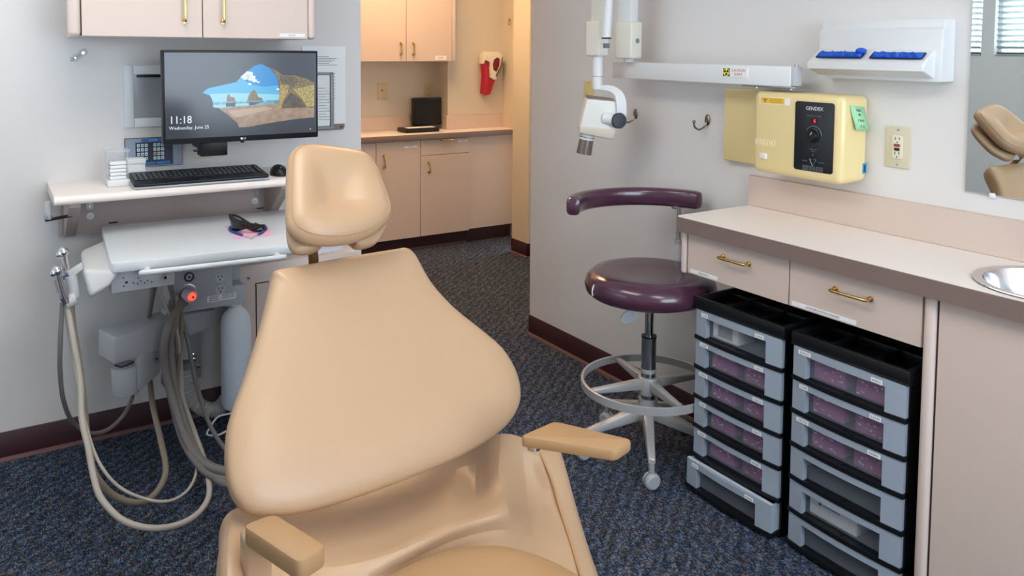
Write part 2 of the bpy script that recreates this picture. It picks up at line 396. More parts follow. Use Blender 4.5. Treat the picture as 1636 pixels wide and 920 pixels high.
# ---- white framed viewer panel
def wall_rect(x0, x1, z0, z1, d0, d1, m, b, bev=.002): b.box(m, (x0, YW-d1, z0), (x1, YW-d0, z1), bev)
t = thing('light_box', 'white framed light box with grey screen set in the wall left of the monitor', 'light box', (.6, YW, 1.147))
b = MB(); x0, x1, z0, z1 = .430, .80, 1.148, 1.378
for a in ((x0, x0+.034, z0, z1), (x1-.034, x1, z0, z1), (x0+.034, x1-.034, z0, z0+.034), (x0+.034, x1-.034, z1-.034, z1)): wall_rect(*a, 0, .012, unitw, b, .003)
b.build('frame', t)
b = MB(); wall_rect(x0+.034, x1-.034, z0+.034, z1-.034, 0, .004, mat('grey_screen', 'a9acb2', .15), b, 0); b.build('screen', t)
MB().box(blackp, (x0+.045, YW-.010, z1-.045), (.62, YW-.004, z1-.036)).build('clip_rail', t)
# ---- keypad
t = thing('control_keypad', 'grey and blue membrane keypad panel on the wall behind the monitor corner', 'keypad', (.53, YW, 1.0))
x0, x1, z0, z1 = .432, .628, 1.000, 1.106
kd = mat('keypad_grey', '8f9cae', .4); kn = mat('keypad_navy', '101c33', .4); kb = mat('keypad_blue', '1f6fb4', .4); kk = mat('keypad_key', 'cfe3ee', .4)
b = MB(); b.box(blackp, (x0-.002, YW-.008, z0-.002), (x1+.002, YW, z1+.002), .002); b.box(kd, (x0, YW-.0095, z0), (x1, YW-.002, z1)); b.build('plate', t)
b = MB(); b.box(kn, (x0+.034, YW-.0105, z0+.004), (x1-.032, YW-.009, z1-.015)); b.box(kb, (x0+.055, YW-.011, z1-.014), (x1-.04, YW-.009, z1-.002)); b.box(kb, (x0+.06, YW-.0112, z0+.006), (x0+.102, YW-.009, z0+.017)); b.box(kb, (x0+.106, YW-.0112, z0+.006), (x1-.042, YW-.009, z0+.017))
b.text(kk, 'PORTER', .008, (x0+.095, YW-.0115, z1-.008), X, Z, ext=.0001); b.build('overlay', t)
for i in range(6):
    for j in range(4):
        kx = x0+.044+i*.0135+(.016 if i > 2 else 0); kz = z1-.026-j*.0165
        kc = kk if (i, j) not in ((3, 2), (4, 2)) else mat('key_%d' % i, 'b98' if 0 else ('b8a0b0' if i == 3 else 'd6cf9a'), .5)
        MB().box(kc, (kx-.0048, YW-.013, kz-.006), (kx+.0048, YW-.010, kz+.006), .001).box(kn, (kx-.002, YW-.0133, kz-.002), (kx+.002, YW-.0128, kz+.002)).build('key', t)
# ---- clipboard holder and papers right of the monitor
b = MB()
xa, xb = 1.04, 1.284
t = thing('clipboard', 'smoky clipboard with wire frame hanging right of the monitor', 'clipboard', (1.16, YW, 1.10))
smoke = mat('smoked_acrylic', '8b8079', .2); b.prism(smoke, rrect(xb-xa, .24, .014), ((xa+xb)/2, YW, 1.222), X, Z, -Y, .0, .005, .001); b.cyl(blackm, (xb-.016, YW-.005, 1.115), (xb-.016, YW-.0065, 1.115), .004); b.build('board', t)
g = mat('grey_frame', '8e9096', .35); b = MB()
b.box(g, (1.05, YW-.022, 1.336), (1.225, YW-.010, 1.346), .002).box(g, (1.217, YW-.022, 1.115), (1.231, YW-.010, 1.346), .002).box(g, (1.05, YW-.022, 1.108), (1.231, YW-.010, 1.120), .002)
for zz in (1.13, 1.33): b.box(g, (1.219, YW-.012, zz-.005), (1.229, YW-.004, zz+.005))
b.build('wire_frame', t)
def sheet(name, x0, x1, z0, z1, d, label, lines, seed):
    s = MB(); s.box(paper, (x0, YW-d-.001, z0), (x1, YW-d, z1)); rr = random.Random(seed)
    for (u0, zz, w) in lines: s.box(ink, (u0, YW-d-.0014, zz-.0008), (u0+w, YW-d-.001, zz+.0008))
    tag(s.build(name), label, 'paper', 'paper sheets right of the monitor')
sheet('paper_sheet', 1.10, 1.288, 1.128, 1.455, .0055, 'large typed white sheet behind the wire frame, right of the monitor',
      [(1.165, 1.411-.007*i, .05+.012*((i*3) % 4)) for i in range(6)]+[(1.228, 1.34-.013*i, .014) for i in range(9)], 1)
sheet('paper_sheet', 1.06, 1.214, 1.122, 1.334, .014, 'smaller white form inside the wire frame beside the monitor edge', [(1.165, 1.28-.012*i, .035+.01*(i % 3)) for i in range(12)], 2)
# ---- monitor
ym = 2.98
c0, c1 = P(259, 81, 'y', ym), P(508, 80, 'y', ym); c2, c3 = P(507, 218, 'y', ym), P(259, 233, 'y', ym)
mx0, mx1 = c3.x+.003, c1.x-.002; mz0, mz1 = (c2.z+c3.z)/2, (c0.z+c1.z)/2
t = thing('monitor', 'black flat monitor showing a beach lock screen on a wall arm', 'monitor', ((mx0+mx1)/2, ym, mz0))
b = MB(); b.box(blackp, (mx0, ym-.004, mz0), (mx1, ym+.03, mz1), .004); b.box(blackp, (mx0+.1, ym+.03, mz0+.06), (mx1-.1, ym+.05, mz1-.06), .01); b.build('housing', t)
def scr(name, c, s=1.0):
    m = mat(name, c, .15, emis=c, es=s*.5); m.node_tree.nodes['Principled BSDF'].inputs['Base Color'].default_value = (.01, .01, .012, 1); return m
sx0, sx1, sz0, sz1 = mx0+.008, mx1-.008, mz0+.020, mz1-.009; yS = ym-.0046
def scr_noise(name, a, b_, scale, s=.42):
    m = scr(name, a, s); nt = m.node_tree; n = nt.nodes.new('ShaderNodeTexNoise'); n.inputs['Scale'].default_value = scale; n.inputs['Detail'].default_value = 6; n.inputs['Roughness'].default_value = .75
    tc = nt.nodes['Texture Coordinate'] if 'Texture Coordinate' in nt.nodes else nt.nodes.new('ShaderNodeTexCoord'); nt.links.new(tc.outputs['Object'], n.inputs['Vector'])
    cr = nt.nodes.new('ShaderNodeValToRGB'); cr.color_ramp.elements[0].position = .38; cr.color_ramp.elements[1].position = .62
    cr.color_ramp.elements[0].color = lin(a); cr.color_ramp.elements[1].color = lin(b_)
    nt.links.new(n.outputs['Fac'], cr.inputs[0]); nt.links.new(cr.outputs[0], nt.nodes['Principled BSDF'].inputs['Emission Color']); return m
scr_noise('sc_rock', '4a4030', 'a8935c', 160, .85); scr_noise('sc_rock2', '8a7444', 'd0b670', 130, .85); scr_noise('sc_rock3', '7f7a3c', 'd6c47c', 150, .85)
scr_noise('sc_rock4', '4b453c', '6e6455', 60, .85); scr_noise('sc_rock5', '30302e', '8a7a58', 220, .85); scr_noise('sc_stack1', '6d5f52', 'a89078', 200, .85); scr_noise('sc_stack2', '4f5038', 'a38f68', 200, .85)
scr_noise('sc_sea', '2f86a4', '8fd0dc', 90, .85); scr_noise('sc_sand', '977f6c', 'b59d84', 40, .85)
def SPT(px, py): # pixel on the screen plane
    p = P(px, py, 'y', ym-.005); return (min(max(p.x, sx0), sx1), min(max(p.z, sz0), sz1))
b = MB(); b.box(scr('screen_slate', '3f4650', .75), (sx0, yS, sz0), (sx1, ym, sz1))
def sp(name, c, pts, lay, s=.85): b.prism(scr(name, c, s), [SPT(*q) for q in pts], (0, yS, 0), X, Z, -Y, 0, .0002*lay, smooth=False)
def C8(L): return [(300+x/6.571, 90+y/6.571) for x, y in L]
sp('sc_sky1', '4fb9ea', C8([(155, 380), (215, 335), (510, 270), (580, 190), (700, 100), (770, 78), (860, 120), (940, 220), (975, 480), (265, 520), (262, 470), (235, 415)]), 1)
sp('sc_sky2', '1c93dc', C8([(560, 215), (580, 190), (700, 100), (770, 78), (860, 120), (940, 220), (955, 300), (800, 320), (640, 290)]), 2)
sp('sc_sky3', '9adcf2', C8([(230, 395), (500, 385), (960, 400), (965, 470), (265, 482), (255, 450)]), 2)
sp('sc_sea', '3f9fb8', C8([(263, 485), (620, 470), (950, 458), (955, 492), (700, 515), (340, 548), (265, 535)]), 3)
sp('sc_surf', 'a8d8e0', C8([(265, 510), (600, 492), (700, 505), (350, 540), (268, 532)]), 4)
sp('sc_sand', 'a98f78', C8([(330, 548), (700, 515), (950, 492), (1328, 530), (1328, 640), (1150, 655), (850, 700), (640, 740), (540, 745), (520, 700), (430, 620)]), 4)
sp('sc_sand2', 'c3ab90', C8([(420, 575), (800, 530), (900, 545), (700, 600), (520, 640), (470, 620)]), 5)
sp('sc_rock', '8d7a4e', C8([(860, 110), (930, 150), (1000, 200), (1130, 200), (1250, 235), (1328, 275), (1328, 540), (1240, 535), (1180, 440), (1080, 380), (1010, 470), (985, 548), (930, 550), (960, 440), (965, 320), (945, 225), (910, 170)]), 5)
sp('sc_rock2', 'b39c62', C8([(965, 300), (1060, 300), (1050, 380), (1000, 470), (980, 545), (935, 548), (962, 430)]), 6)
sp('sc_rock3', 'c0b06a', C8([(1100, 345), (1328, 300), (1328, 520), (1250, 530), (1190, 430)]), 6)
sp('sc_rock4', '5d5648', C8([(1010, 470), (1080, 380), (1180, 440), (1240, 535), (985, 548)]), 6)
sp('sc_rock5', '4f4840', C8([(1000, 205), (1130, 215), (1160, 260), (1100, 340), (1060, 300), (980, 270), (950, 200)]), 6)
sp('sc_stack1', '8c7a68', C8([(405, 478), (412, 420), (430, 390), (450, 425), (490, 430), (502, 475)]), 5)
sp('sc_stack2', '7d7654', C8([(622, 470), (645, 400), (690, 352), (715, 365), (740, 425), (782, 440), (785, 465)]), 5)
sp('sc_refl', '4c5f74', C8([(400, 490), (500, 485), (500, 525), (400, 530)]), 6, .6); sp('sc_refl2', '55606c', C8([(640, 482), (780, 475), (700, 510), (645, 515)]), 6, .6)
cl = scr('sc_cloud', 'e4f2f8', .9)
for (cx_, cz_, r_) in ((640, 185, 42), (610, 215, 45), (665, 225, 45), (650, 290, 18), (700, 255, 26), (740, 270, 14), (945, 345, 16)):
    p = SPT(300+cx_/6.571, 90+cz_/6.571); b.prism(cl, [(p[0]+r_*.00034*cos(a*pi/5)*(1+.25*(a % 2)), p[1]+r_*.0002*sin(a*pi/5)*(1+.3*(a % 2))) for a in range(10)], (0, yS, 0), X, Z, -Y, 0, .0006, smooth=False)
tx = scr('sc_text', 'eaf2fa', 1.0)
p = P(270, 193, 'y', ym-.006); b.text(tx, '11:18', .038, (p.x, yS-.0008, p.z), X, Z, 'LEFT', .0001, sx=.9)
p = P(270, 205.5, 'y', ym-.006); b.text(tx, 'Wednesday, June 25', .0168, (p.x, yS-.0008, p.z), X, Z, 'LEFT', .0001, sx=.96)
p = P(496, 206, 'y', ym-.006); b.cyl(tx, (p.x, yS, p.z), (p.x, yS-.001, p.z), .002)
b.build('screen', t)
p = P(389, 222.5, 'y', ym-.006); b = MB(); b.text(MATS['white_plastic'], 'LG', .010, (p.x+.004, ym-.0046, mz0+.010), X, Z, ext=.0002); b.cyl(whitep, (p.x-.006, ym-.004, mz0+.010), (p.x-.006, ym-.0048, mz0+.010), .004); b.build('logo', t)
MB().box(blackp, (p.x-.006, ym+.002, mz0-.007), (p.x+.006, ym+.016, mz0+.001), .002).build('power_switch', t)
a = P(309, 232, 'y', ym+.06); c = P(355, 246, 'y', ym+.06)
b = MB(); b.box(blackp, (a.x+.02, ym+.04, c.z-.003), (c.x+.015, ym+.10, c.z+.07), .004).box(blackp, (a.x+.04, ym+.08, c.z+.01), (c.x, YW-.01, c.z+.06), .004).box(blackp, (a.x, ym+.055, c.z+.014), (a.x+.03, ym+.065, c.z+.022), .002); b.build('mount_arm', t)
a = P(311, 240, 'y', YW); c = P(358, 250, 'y', YW)
b = MB(); b.box(ivory, (a.x, YW-.008, c.z), (c.x, YW, c.z+.12), .002); tag(b.build('wall_plate'), 'ivory wall plate behind the monitor arm', 'wall plate')

# ---- shelf
t = thing('wall_shelf', 'beige laminate wall shelf on bracket board below the monitor', 'shelf', (.6, YW, .935))
b = MB(); b.prism(topm, [(0, .935), (0, .966), (-.315, .966), (-.325, .963), (-.330, .956), (-.332, .948), (-.330, .942), (-.325, .937), (-.315, .935)], (0, YW, 0), Y, Z, X, .18, 1.07, smooth=True); b.build('board', t)
bk = mat('bracket_beige', 'b9aaa6', .5); b = MB(); b.box(bk, (.215, YW-.05, .778), (.965, YW, .935), .002); b.build('back_board', t)
for x0 in (.225, .93):
    b = MB(); b.prism(bk, [(0, .778), (-.07, .778), (-.27, .915), (-.27, .935), (0, .935)], (0, YW, 0), Y, Z, X, x0, x0+.035, .001); b.build('bracket', t)
for (px_, py_) in ((143, 329), (144, 345), (407, 321)):
    p = P(px_, py_, 'y', YW-.05); b = MB(); b.cyl(whitep, p, p-Y*.004, .013, bev=.001); b.cyl(steel, p-Y*.003, p-Y*.0055, .003, n=10); b.build('screw_cap', t)
p = P(411, 307, 'y', YW-.05); MB().cyl(steel, p, p-Y*.004, .004, n=12).build('screw', t)
# clip lamp holder at the left end of the shelf
b = MB(); y1 = 3.06
pts = [P(115, 323, 'y', y1), P(115, 344, 'y', y1), P(72, 352, 'y', y1)]
b.box(blackp, pts[0]+V3((-.004, -.004, 0)), pts[1]+V3((.004, .004, -.004))+V3((0, 0, 0)), .001)
b.tube(blackp, [pts[1], pts[2]], .0055, 8, 0)
b.lathe(clearm, [(.0, 0), (.011, 0), (.011, .056), (.009, .058), (.008, .058), (.008, .004), (0, .004)], P(77, 349, 'y', y1)); b.cyl(steel, P(77, 350, 'y', y1), P(77, 344, 'y', y1), .012)
tag(b.build('tool_holder'), 'black angled tool holder with clear tube under the left end of the shelf', 'holder')
# keyboard
t = thing('keyboard', 'black computer keyboard with silver edge on the wall shelf', 'keyboard', (.65, 2.98, .966))
ks = [P(213, 303, 'z', .968), P(432, 286, 'z', .968), P(418, 266, 'z', .99), P(209, 279, 'z', .99)]
o = (ks[0]+ks[1])/2; U = (ks[1]-ks[0]); U.z = 0; kw = U.length; U.normalize(); Vv = Z.cross(U); kdp = .19; o.z = .967
Vt = (Vv+Z*.09).normalized(); Nt = U.cross(Vt)
b = MB(); b.prism(mat('keyboard_silver', 'aeb6c0', .35), rrect(kw, kdp, .014), o+Vt*(kdp/2), U, Vt, Nt, .0, .006, .002); b.prism(blackp, rrect(kw-.004, kdp-.005, .013), o+Vt*(kdp/2+.001), U, Vt, Nt, .006, .016, .003); b.build('case', t)
keym = mat('key_black', '1a1d22', .35); keyl = mat('key_legend', '7b8290', .5)
b = MB(); k0 = .055; rows = 6; kh = (kdp-k0-.012)/rows
for r_ in range(rows):
    x = -kw/2+.012
    while x < kw/2-.02:
        w = .0165
        if abs(x-.12) < .006 or abs(x-.19) < .006: x += .008
        if r_ == 0 and -.12 < x < -.02: w = .09
        zz = k0+r_*kh
        b.frame_box(keym, o, U, Vt, Nt, (x, x+w-.0022), (zz, zz+kh-.0024), (.016, .0195), .0008, 1)
        if w < .02: b.frame_box(keyl, o, U, Vt, Nt, (x+.003, x+.008), (zz+kh*.45, zz+kh*.7), (.0195, .01975))
        x += w
b.build('keys', t); MB().text(keyl, 'Logitech', .008, o+Vt*.02+Nt*.0162, U, Vt, ext=.0001).build('logo', t)
# mouse
p = P(449, 281, 'z', .967)
t = thing('computer_mouse', 'black computer mouse on the shelf beside the headrest', 'mouse', p)
b = MB(); t2 = bmesh.new(); bmesh.ops.create_uvsphere(t2, u_segments=24, v_segments=16, radius=1)
for v in t2.verts: v.co = V3((v.co.x*.030, v.co.y*.050, max(v.co.z, -.15)*.034+.006))
b.add(t2, blackp, Matrix.Translation(p+V3((0, .03, 0)))); b.build('shell', t)
MB().ball(mat('wheel_grey', '55585c', .4), p+V3((0, .0, .030)), .006, (.5, 1, 1)).build('scroll_wheel', t)
# card holders
pb = P(191, 298, 'z', .967)
t = thing('gauze_dispenser', 'clear acrylic dispenser holding white pads on the shelf', 'dispenser', pb)
x0, x1, y0 = pb.x-.036, pb.x+.030, pb.y
MB().box(whitep, (x0, y0, .9665), (x1+.012, y0+.075, .990), .003).build('base', t)
b = MB()
for q0, q1 in (((x0, y0+.005, .99), (x0+.003, y0+.07, 1.085)), ((x1-.003, y0+.005, .99), (x1, y0+.07, 1.085)), ((x0, y0+.067, .99), (x1, y0+.07, 1.085)), ((x0-.004, y0, 1.085), (x1+.006, y0+.073, 1.091))): b.box(clearm, q0, q1, .0005, 1)
b.build('acrylic_case', t)
for i in range(5):
    g_ = MB().box(paper, (x0+.008+.001*(i % 2), y0+.012-.001*i, .9905+i*.0125), (x1-.006, y0+.06, .9905+.011+i*.0125), .003).build('gauze_pad')
    tag(g_, 'white folded gauze pad, %s in the clear dispenser stack' % ('lowest', 'second from the bottom', 'middle one', 'second from the top', 'topmost')[i], 'gauze pad', 'gauze pads in the clear dispenser')
pb = P(218, 290, 'z', .967); t = thing('card_box', 'plain white paper box beside the clear dispenser on the shelf', 'box', pb)
MB().box(paper, (pb.x-.032, pb.y+.04, .9665), (pb.x+.036, pb.y+.10, 1.04), .001).build('body', t); MB().box(paper, (pb.x-.034, pb.y+.037, 1.025), (pb.x+.038, pb.y+.102, 1.043), .001).build('lid', t)

# ================================================================== DELIVERY UNIT
t = DU = thing('delivery_unit', 'grey and white wall-mounted dental delivery unit with tray and hoses', 'dental unit', (.55, 3.1, 0))
TZ = .82
tp = [P(162, 361, 'z', TZ), P(177, 421, 'z', TZ), P(470, 390, 'z', TZ), P(458, 334, 'z', TZ)]
def quad_prism(m, pts, z0, z1, rad=.02, bev=.004):
    c = sum((V3(p) for p in pts), V3())/len(pts); poly = []
    k = len(pts)
    for i in range(k):
        p = V3(pts[i]); a = (V3(pts[i-1])-p).normalized(); d = (V3(pts[(i+1) % k])-p).normalized()
        for j in range(6):
            tt = j/5; p1 = p+a*rad; p2 = p+d*rad; q = p1*(1-tt)**2+p*2*tt*(1-tt)+p2*tt*tt; poly.append((q.x, q.y))
    return MB().prism(m, poly, (0, 0, 0), X, Y, Z, z0, z1, bev)
quad_prism(unitw, tp, TZ-.030, TZ, .018, .004).build('tray_top', t)
tsd = (tp[2]-tp[1]).normalized(); tbk = (tp[0]-tp[1]).normalized()
for (px_, py_) in ((181, 356), (416, 333)):
    p = P(px_, py_, 'z', TZ); MB().box(blackm, p+V3((-.014, -.004, -.001)), p+V3((.014, .004, .003)), .001).build('hinge_pad', t)
# side housing (ivory-white wedge on the left)
a0, a1 = tp[0], tp[1]
b = MB()
b.hexa(mat('unit_ivory', 'c9cacb', .4), [P(143, 478, 'y', 2.55), P(176, 458, 'y', 2.56), a0+V3((.03, -.05, -.075)), P(131, 415, 'y', 2.95)+V3((0, 0, -.06)),
      P(131, 430, 'y', 2.57), a1+V3((.03, .01, -.028)), a0+V3((.03, -.05, -.028)), P(129, 400, 'y', 2.95)], .014, 4)
b.build('side_housing', t)
# handle bar along the front edge
pa, pb_ = P(236, 432, 'z', TZ-.03), P(443, 409, 'z', TZ-.03)
fr = V3((tsd.y, -tsd.x, 0))
MB().tube(unitw, [pa+fr*-.03, pa+fr*.012, pa+fr*.022+tsd*.012, pb_+fr*.022-tsd*.012, pb_+fr*.012, pb_+fr*-.03], .0085, 12, 5).build('handle_bar', t)
# under tray: rail with holes, lower housing
q1 = P(170, 438, 'z', TZ-.04); lowy = 2.60
rail = MB(); ra, rb = P(182, 444, 'y', 2.62), P(277, 436, 'y', 2.62)
rail.box(unitg, (ra.x-.01, 2.60, P(200, 463, 'y', 2.62).z), (rb.x, 2.70, TZ-.031), .003)
for (px_, py_) in ((187, 439), (197, 444), (202, 451), (221, 444), (198, 457), (213, 452), (220, 453), (225, 449), (231, 452), (236, 448), (242, 450)):
    p = P(px_, py_, 'y', 2.60); rail.cyl(darkink, p, p-Y*.0006, .0022 if px_ != 202 else .004, n=8)
rail.build('control_rail', t)
p = P(263, 442, 'y', 2.60); MB().cyl(steel, p, p-Y*.012, .009).cyl(darkink, p-Y*.012, p-Y*.0125, .005).build('rail_knob', t)
# underside tray beam right
b = MB(); e0, e1 = P(277, 436, 'y', 2.75), P(470, 412, 'y', 2.75)
b.box(unitg, (e0.x, 2.60, .764), (.93, 2.80, TZ-.031), .006); b.build('under_tray_beam', t)
# holder arm and handpieces
hy = 2.60
hb = MB(); w = mat('unit_ivory', 'd3d1cb'); 
hb.hexa(w, [P(113, 446, 'y', hy), P(134, 430, 'y', hy), P(134, 430, 'y', hy+.05), P(113, 446, 'y', hy+.05), P(106, 434, 'y', hy), P(131, 418, 'y', hy), P(131, 418, 'y', hy+.05), P(106, 434, 'y', hy+.05)], .004)
hb.tube(w, [P(113, 440, 'y', hy+.01), P(117, 460, 'y', hy+.01), P(118, 474, 'y', hy+.01)], .016, 12, 3)
hb.tube(w, [P(104, 484, 'y', hy), P(112, 480, 'y', hy), P(121, 476, 'y', hy)], .019, 14, 4)
hb.build('hose_holder', t)
for i, (top, mid, bot) in enumerate((((101, 404), (102, 418), (107, 438)), ((91, 434), (95, 450), (104, 478)))):
    b = MB(); yy = hy+.02-.03*i
    A, Bm, Cb = P(*top, 'y', yy), P(*mid, 'y', yy), P(*bot, 'y', yy)
    b.tube(chrome, [A, Bm, Cb], [.010, .0105, .0115, .013], 14, 4); b.ball(chrome, A+Z*.002, .0145); b.ball(chrome, A+V3((-.010, -.006, -.002)), .009); b.tube(steel, [Bm+V3((-.010, -.008, .01)), (Bm+Cb)/2+V3((-.009, -.010, 0))], .005, 8, 0); b.cyl(mat('blue_ring', '27408f', .4) if i == 0 else chrome, Cb, Cb+(Cb-Bm).normalized()*.012, .0115)
    b.build('air_syringe' if i == 0 else 'suction_handpiece', t)
# junction box
jy = 2.92
j0, j1 = P(275, 434, 'y', jy), P(392, 486, 'y', jy)
jb = MB(); jz = lambda px_, py_: P(px_, py_, 'y', jy).z
jb.box(unitg, (P(278, 440, 'y', jy).x, jy, jz(330, 494)), (P(372, 440, 'y', jy).x, jy+.22, .735), .006)
jb.box(unitg, (P(360, 460, 'y', jy).x, jy+.002, jz(390, 489)+.004), (P(393, 470, 'y', jy).x, jy+.22, jz(385, 455)), .008, 3)
jb.build('junction_box', t)
b = MB()
for (px_, py_) in ((351, 443), (352, 462)):
    c = P(px_, py_, 'y', jy); b.cyl(white2, c, c-Y*.004, .0185); 
    for u in (-.006, .006): b.box(darkink, c+V3((u-.0012, -.0048, .001)), c+V3((u+.0012, -.004, .009)))
    b.cyl(darkink, c+V3((0, -.004, -.007)), c+V3((0, -.0048, -.007)), .0026, n=10)
b.build('power_outlet', t)
c = P(302, 442, 'y', jy); b = MB(); b.lathe(mat('blue_ring2', '2b3f6e', .4), [(.017, 0), (.017, .004), (.012, .005), (.012, 0)], c, -Y); b.cyl(steel, c, c-Y*.005, .010); b.cyl(blackm, c-Y*.005, c-Y*.0056, .004, n=8); b.build('air_coupling', t)
c = P(300, 467, 'y', jy); b = MB(); b.lathe(steel, [(.030, 0), (.030, .003), (.026, .004), (.020, .004), (.020, 0)], c, -Y); b.build('coupling_ring', t)
c = P(305, 473, 'y', jy-.06); ax = (V3((.35, -.9, -.1))).normalized(); b = MB(); b.lathe(mat('frosted_collar', 'd4c8ca', .5), [(0, -.03), (.018, -.03), (.023, -.005), (.022, .006), (.016, .008)], c, ax, 28); b.lathe(mat('red_lamp', 'e0483a', .4, emis='ff3a28', es=1.6), [(.015, .004), (.014, .010), (0, .012)], c, ax, 8)
b.lathe(mat('lamp_core', '6b2018', .5), [(.004, .012), (.004, .014), (0, .014)], c, ax, 8); b.build('hose_connector', t)
a = P(331, 478, 'y', jy); c = P(377, 470, 'y', jy); s = MB()
s.box(paper, (a.x, jy-.001, (a.z+c.z)/2-.013), (c.x, jy, (a.z+c.z)/2+.008)); 
for i in range(3): s.box(ink, (a.x+.006, jy-.0014, (a.z+c.z)/2-.009+i*.006), (a.x+.038, jy-.001, (a.z+c.z)/2-.007+i*.006)).box(ink, (a.x+.05, jy-.0014, (a.z+c.z)/2-.006+i*.005), (c.x-.006, jy-.001, (a.z+c.z)/2-.0045+i*.005))
s.build('warning_label', t)
MB().box(mat('pale_hinge', 'aeb4be', .4), (P(366, 432, 'y', jy).x, jy+.01, jz(370, 450)), (P(386, 432, 'y', jy).x, jy+.2, .735), .004).build('side_bracket', t)
# support arm
ay = 2.86; az = lambda x_, y_: P(x_, y_, 'y', ay).z; axx = lambda x_, y_: P(x_, y_, 'y', ay).x
armU = (P(345, 520, 'y', 3.0)-P(183, 560, 'y', ay)); 
b = MB(); A = [P(183, 583, 'y', ay), P(282, 553, 'y', ay+.06), P(282, 510, 'y', ay+.06), P(183, 540, 'y', ay)]
back = V3((-.035, .12, 0))
b.hexa(unitg, [A[0], A[1], A[1]+back, A[0]+back, A[3], A[2], A[2]+back, A[3]+back], .006, 3); b.build('support_arm', t)
b = MB(); B0 = [P(282, 545, 'y', 3.0), P(346, 522, 'y', 3.04), P(346, 494, 'y', 3.04), P(282, 503, 'y', 3.0)]
bk2 = V3((-.03, .12, 0)); b.hexa(unitg, [B0[0], B0[1], B0[1]+bk2, B0[0]+bk2, B0[3], B0[2], B0[2]+bk2, B0[3]+bk2], .006, 3); b.build('rear_arm', t)
# valve body below arm
b = MB(); c = P(203, 600, 'y', ay+.05); b.cyl(unitg, P(202, 626, 'y', ay+.05), P(200, 583, 'y', ay+.05), .043, .043, 28, .002); b.build('pivot_cover', t)
MB().tube(blackm, [P(183, 583, 'y', ay-.005)+V3((.0, 0, 0)), P(195, 586, 'y', ay-.012), P(214, 578, 'y', ay-.005)], .0025, 6, 4).build('gap_line', t)
b = MB(); v = [P(222, 625, 'y', ay), P(256, 596, 'y', ay+.05), P(256, 560, 'y', ay+.05), P(222, 572, 'y', ay)]
bk3 = V3((-.01, .05, 0)); b.hexa(unitg, [v[0], v[1], v[1]+bk3, v[0]+bk3, v[3], v[2], v[2]+bk3, v[3]+bk3], .003)
for q in ((226, 576), (250, 572)): p = P(*q, 'y', ay+.02); b.cyl(steel, p, p-Y*.006, .005, n=12); b.cyl(darkink, p-Y*.006, p-Y*.0065, .003, n=8)
b.build('pivot_bracket', t)
# wall post
b = MB(); wp0, wp1 = P(298, 520, 'y', 3.2), P(321, 600, 'y', 3.2); b.box(unitg, (wp0.x, 3.19, P(321, 603, 'y', 3.19).z), (wp1.x, YW, .65), .003)
for q in ((309, 567), (310, 574), (317, 584)): p = P(*q, 'y', 3.19); b.lathe(chrome, [(.008, 0), (.008, .004), (.004, .005), (.004, 0)], p, -Y, 16)
b.build('wall_post', t)
b = MB(); b.hexa(hosem, [P(257, 612, 'y', 3.05), P(280, 640, 'y', 3.05), P(280, 640, 'y', 3.12), P(257, 612, 'y', 3.12), P(259, 570, 'y', 3.05), P(290, 560, 'y', 3.05), P(290, 560, 'y', 3.12), P(259, 570, 'y', 3.12)], .004); b.build('drain_cover', t)
# hoses
def HP(x_, y_, yy):
    p = P(x_, y_, 'y', yy)
    return p if p.z > .014 else P(x_, y_, 'z', .014)
def hose(pts, r, m, name='hose', n=10):
    L = []
    for i, q in enumerate(pts): L.append(HP(*q))
    return MB().tube(m, L, r, n, 6).build(name, DU)
hose([(108, 484, 2.60), (109, 494, 2.60), (118, 550, 2.58), (128, 608, 2.56), (131, 670, 2.52), (141, 715, 2.48), (150, 763, 2.44), (163, 798, 2.4), (195, 830, 2.36), (236, 843, 2.33), (278, 840, 2.33), (313, 823, 2.36), (333, 795, 2.42), (333, 763, 2.5), (325, 732, 2.6), (303, 670, 2.78), (292, 635, 2.86), (289, 600, 2.88), (284, 520, 2.9), (282, 470, 2.9)], .0085, hosel)
hose([(113, 486, 2.60), (116, 520, 2.60), (124, 570, 2.58), (131, 620, 2.56), (139, 697, 2.54), (147, 745, 2.52), (160, 770, 2.5), (181, 791, 2.5), (209, 802, 2.5), (233, 800, 2.52), (254, 781, 2.56), (265, 750, 2.62), (257, 704, 2.72), (245, 652, 2.84), (240, 614, 2.96), (236, 560, 3.05), (238, 505, 3.05), (247, 440, 2.95)], .0095, hosed)
hose([(104, 486, 2.60), (110, 530, 2.60), (121, 590, 2.57), (133, 660, 2.54), (148, 715, 2.50), (167, 753, 2.46), (195, 781, 2.44), (236, 798, 2.42), (271, 800, 2.42), (299, 784, 2.46), (313, 757, 2.54), (311, 732, 2.62), (296, 687, 2.74), (289, 635, 2.84), (285, 538, 2.86), (270, 500, 2.88), (249, 450, 2.86)], .0045, hosel)
hose([(100, 484, 2.60), (99, 496, 2.60), (96, 550, 2.6), (96, 593, 2.62), (101, 638, 2.66), (115, 673, 2.72), (136, 689, 2.78), (153, 692, 2.82), (174, 685, 2.86), (195, 666, 2.9), (209, 642, 2.93), (213, 624, 2.93)], .0065, hosem)
hose([(300, 476, 2.90), (290, 488, 2.86), (273, 511, 2.82), (262, 550, 2.80), (264, 587, 2.80), (274, 630, 2.78), (290, 680, 2.72), (303, 712, 2.64), (323, 736, 2.56), (345, 749, 2.48), (380, 756, 2.4)], .0135, hosem)
hose([(294, 470, 2.92), (283, 500, 2.84), (272, 550, 2.82), (277, 600, 2.8), (285, 640, 2.78), (300, 690, 2.7), (316, 726, 2.6), (336, 757, 2.5), (365, 774, 2.4), (390, 778, 2.35)], .0115, hosem)
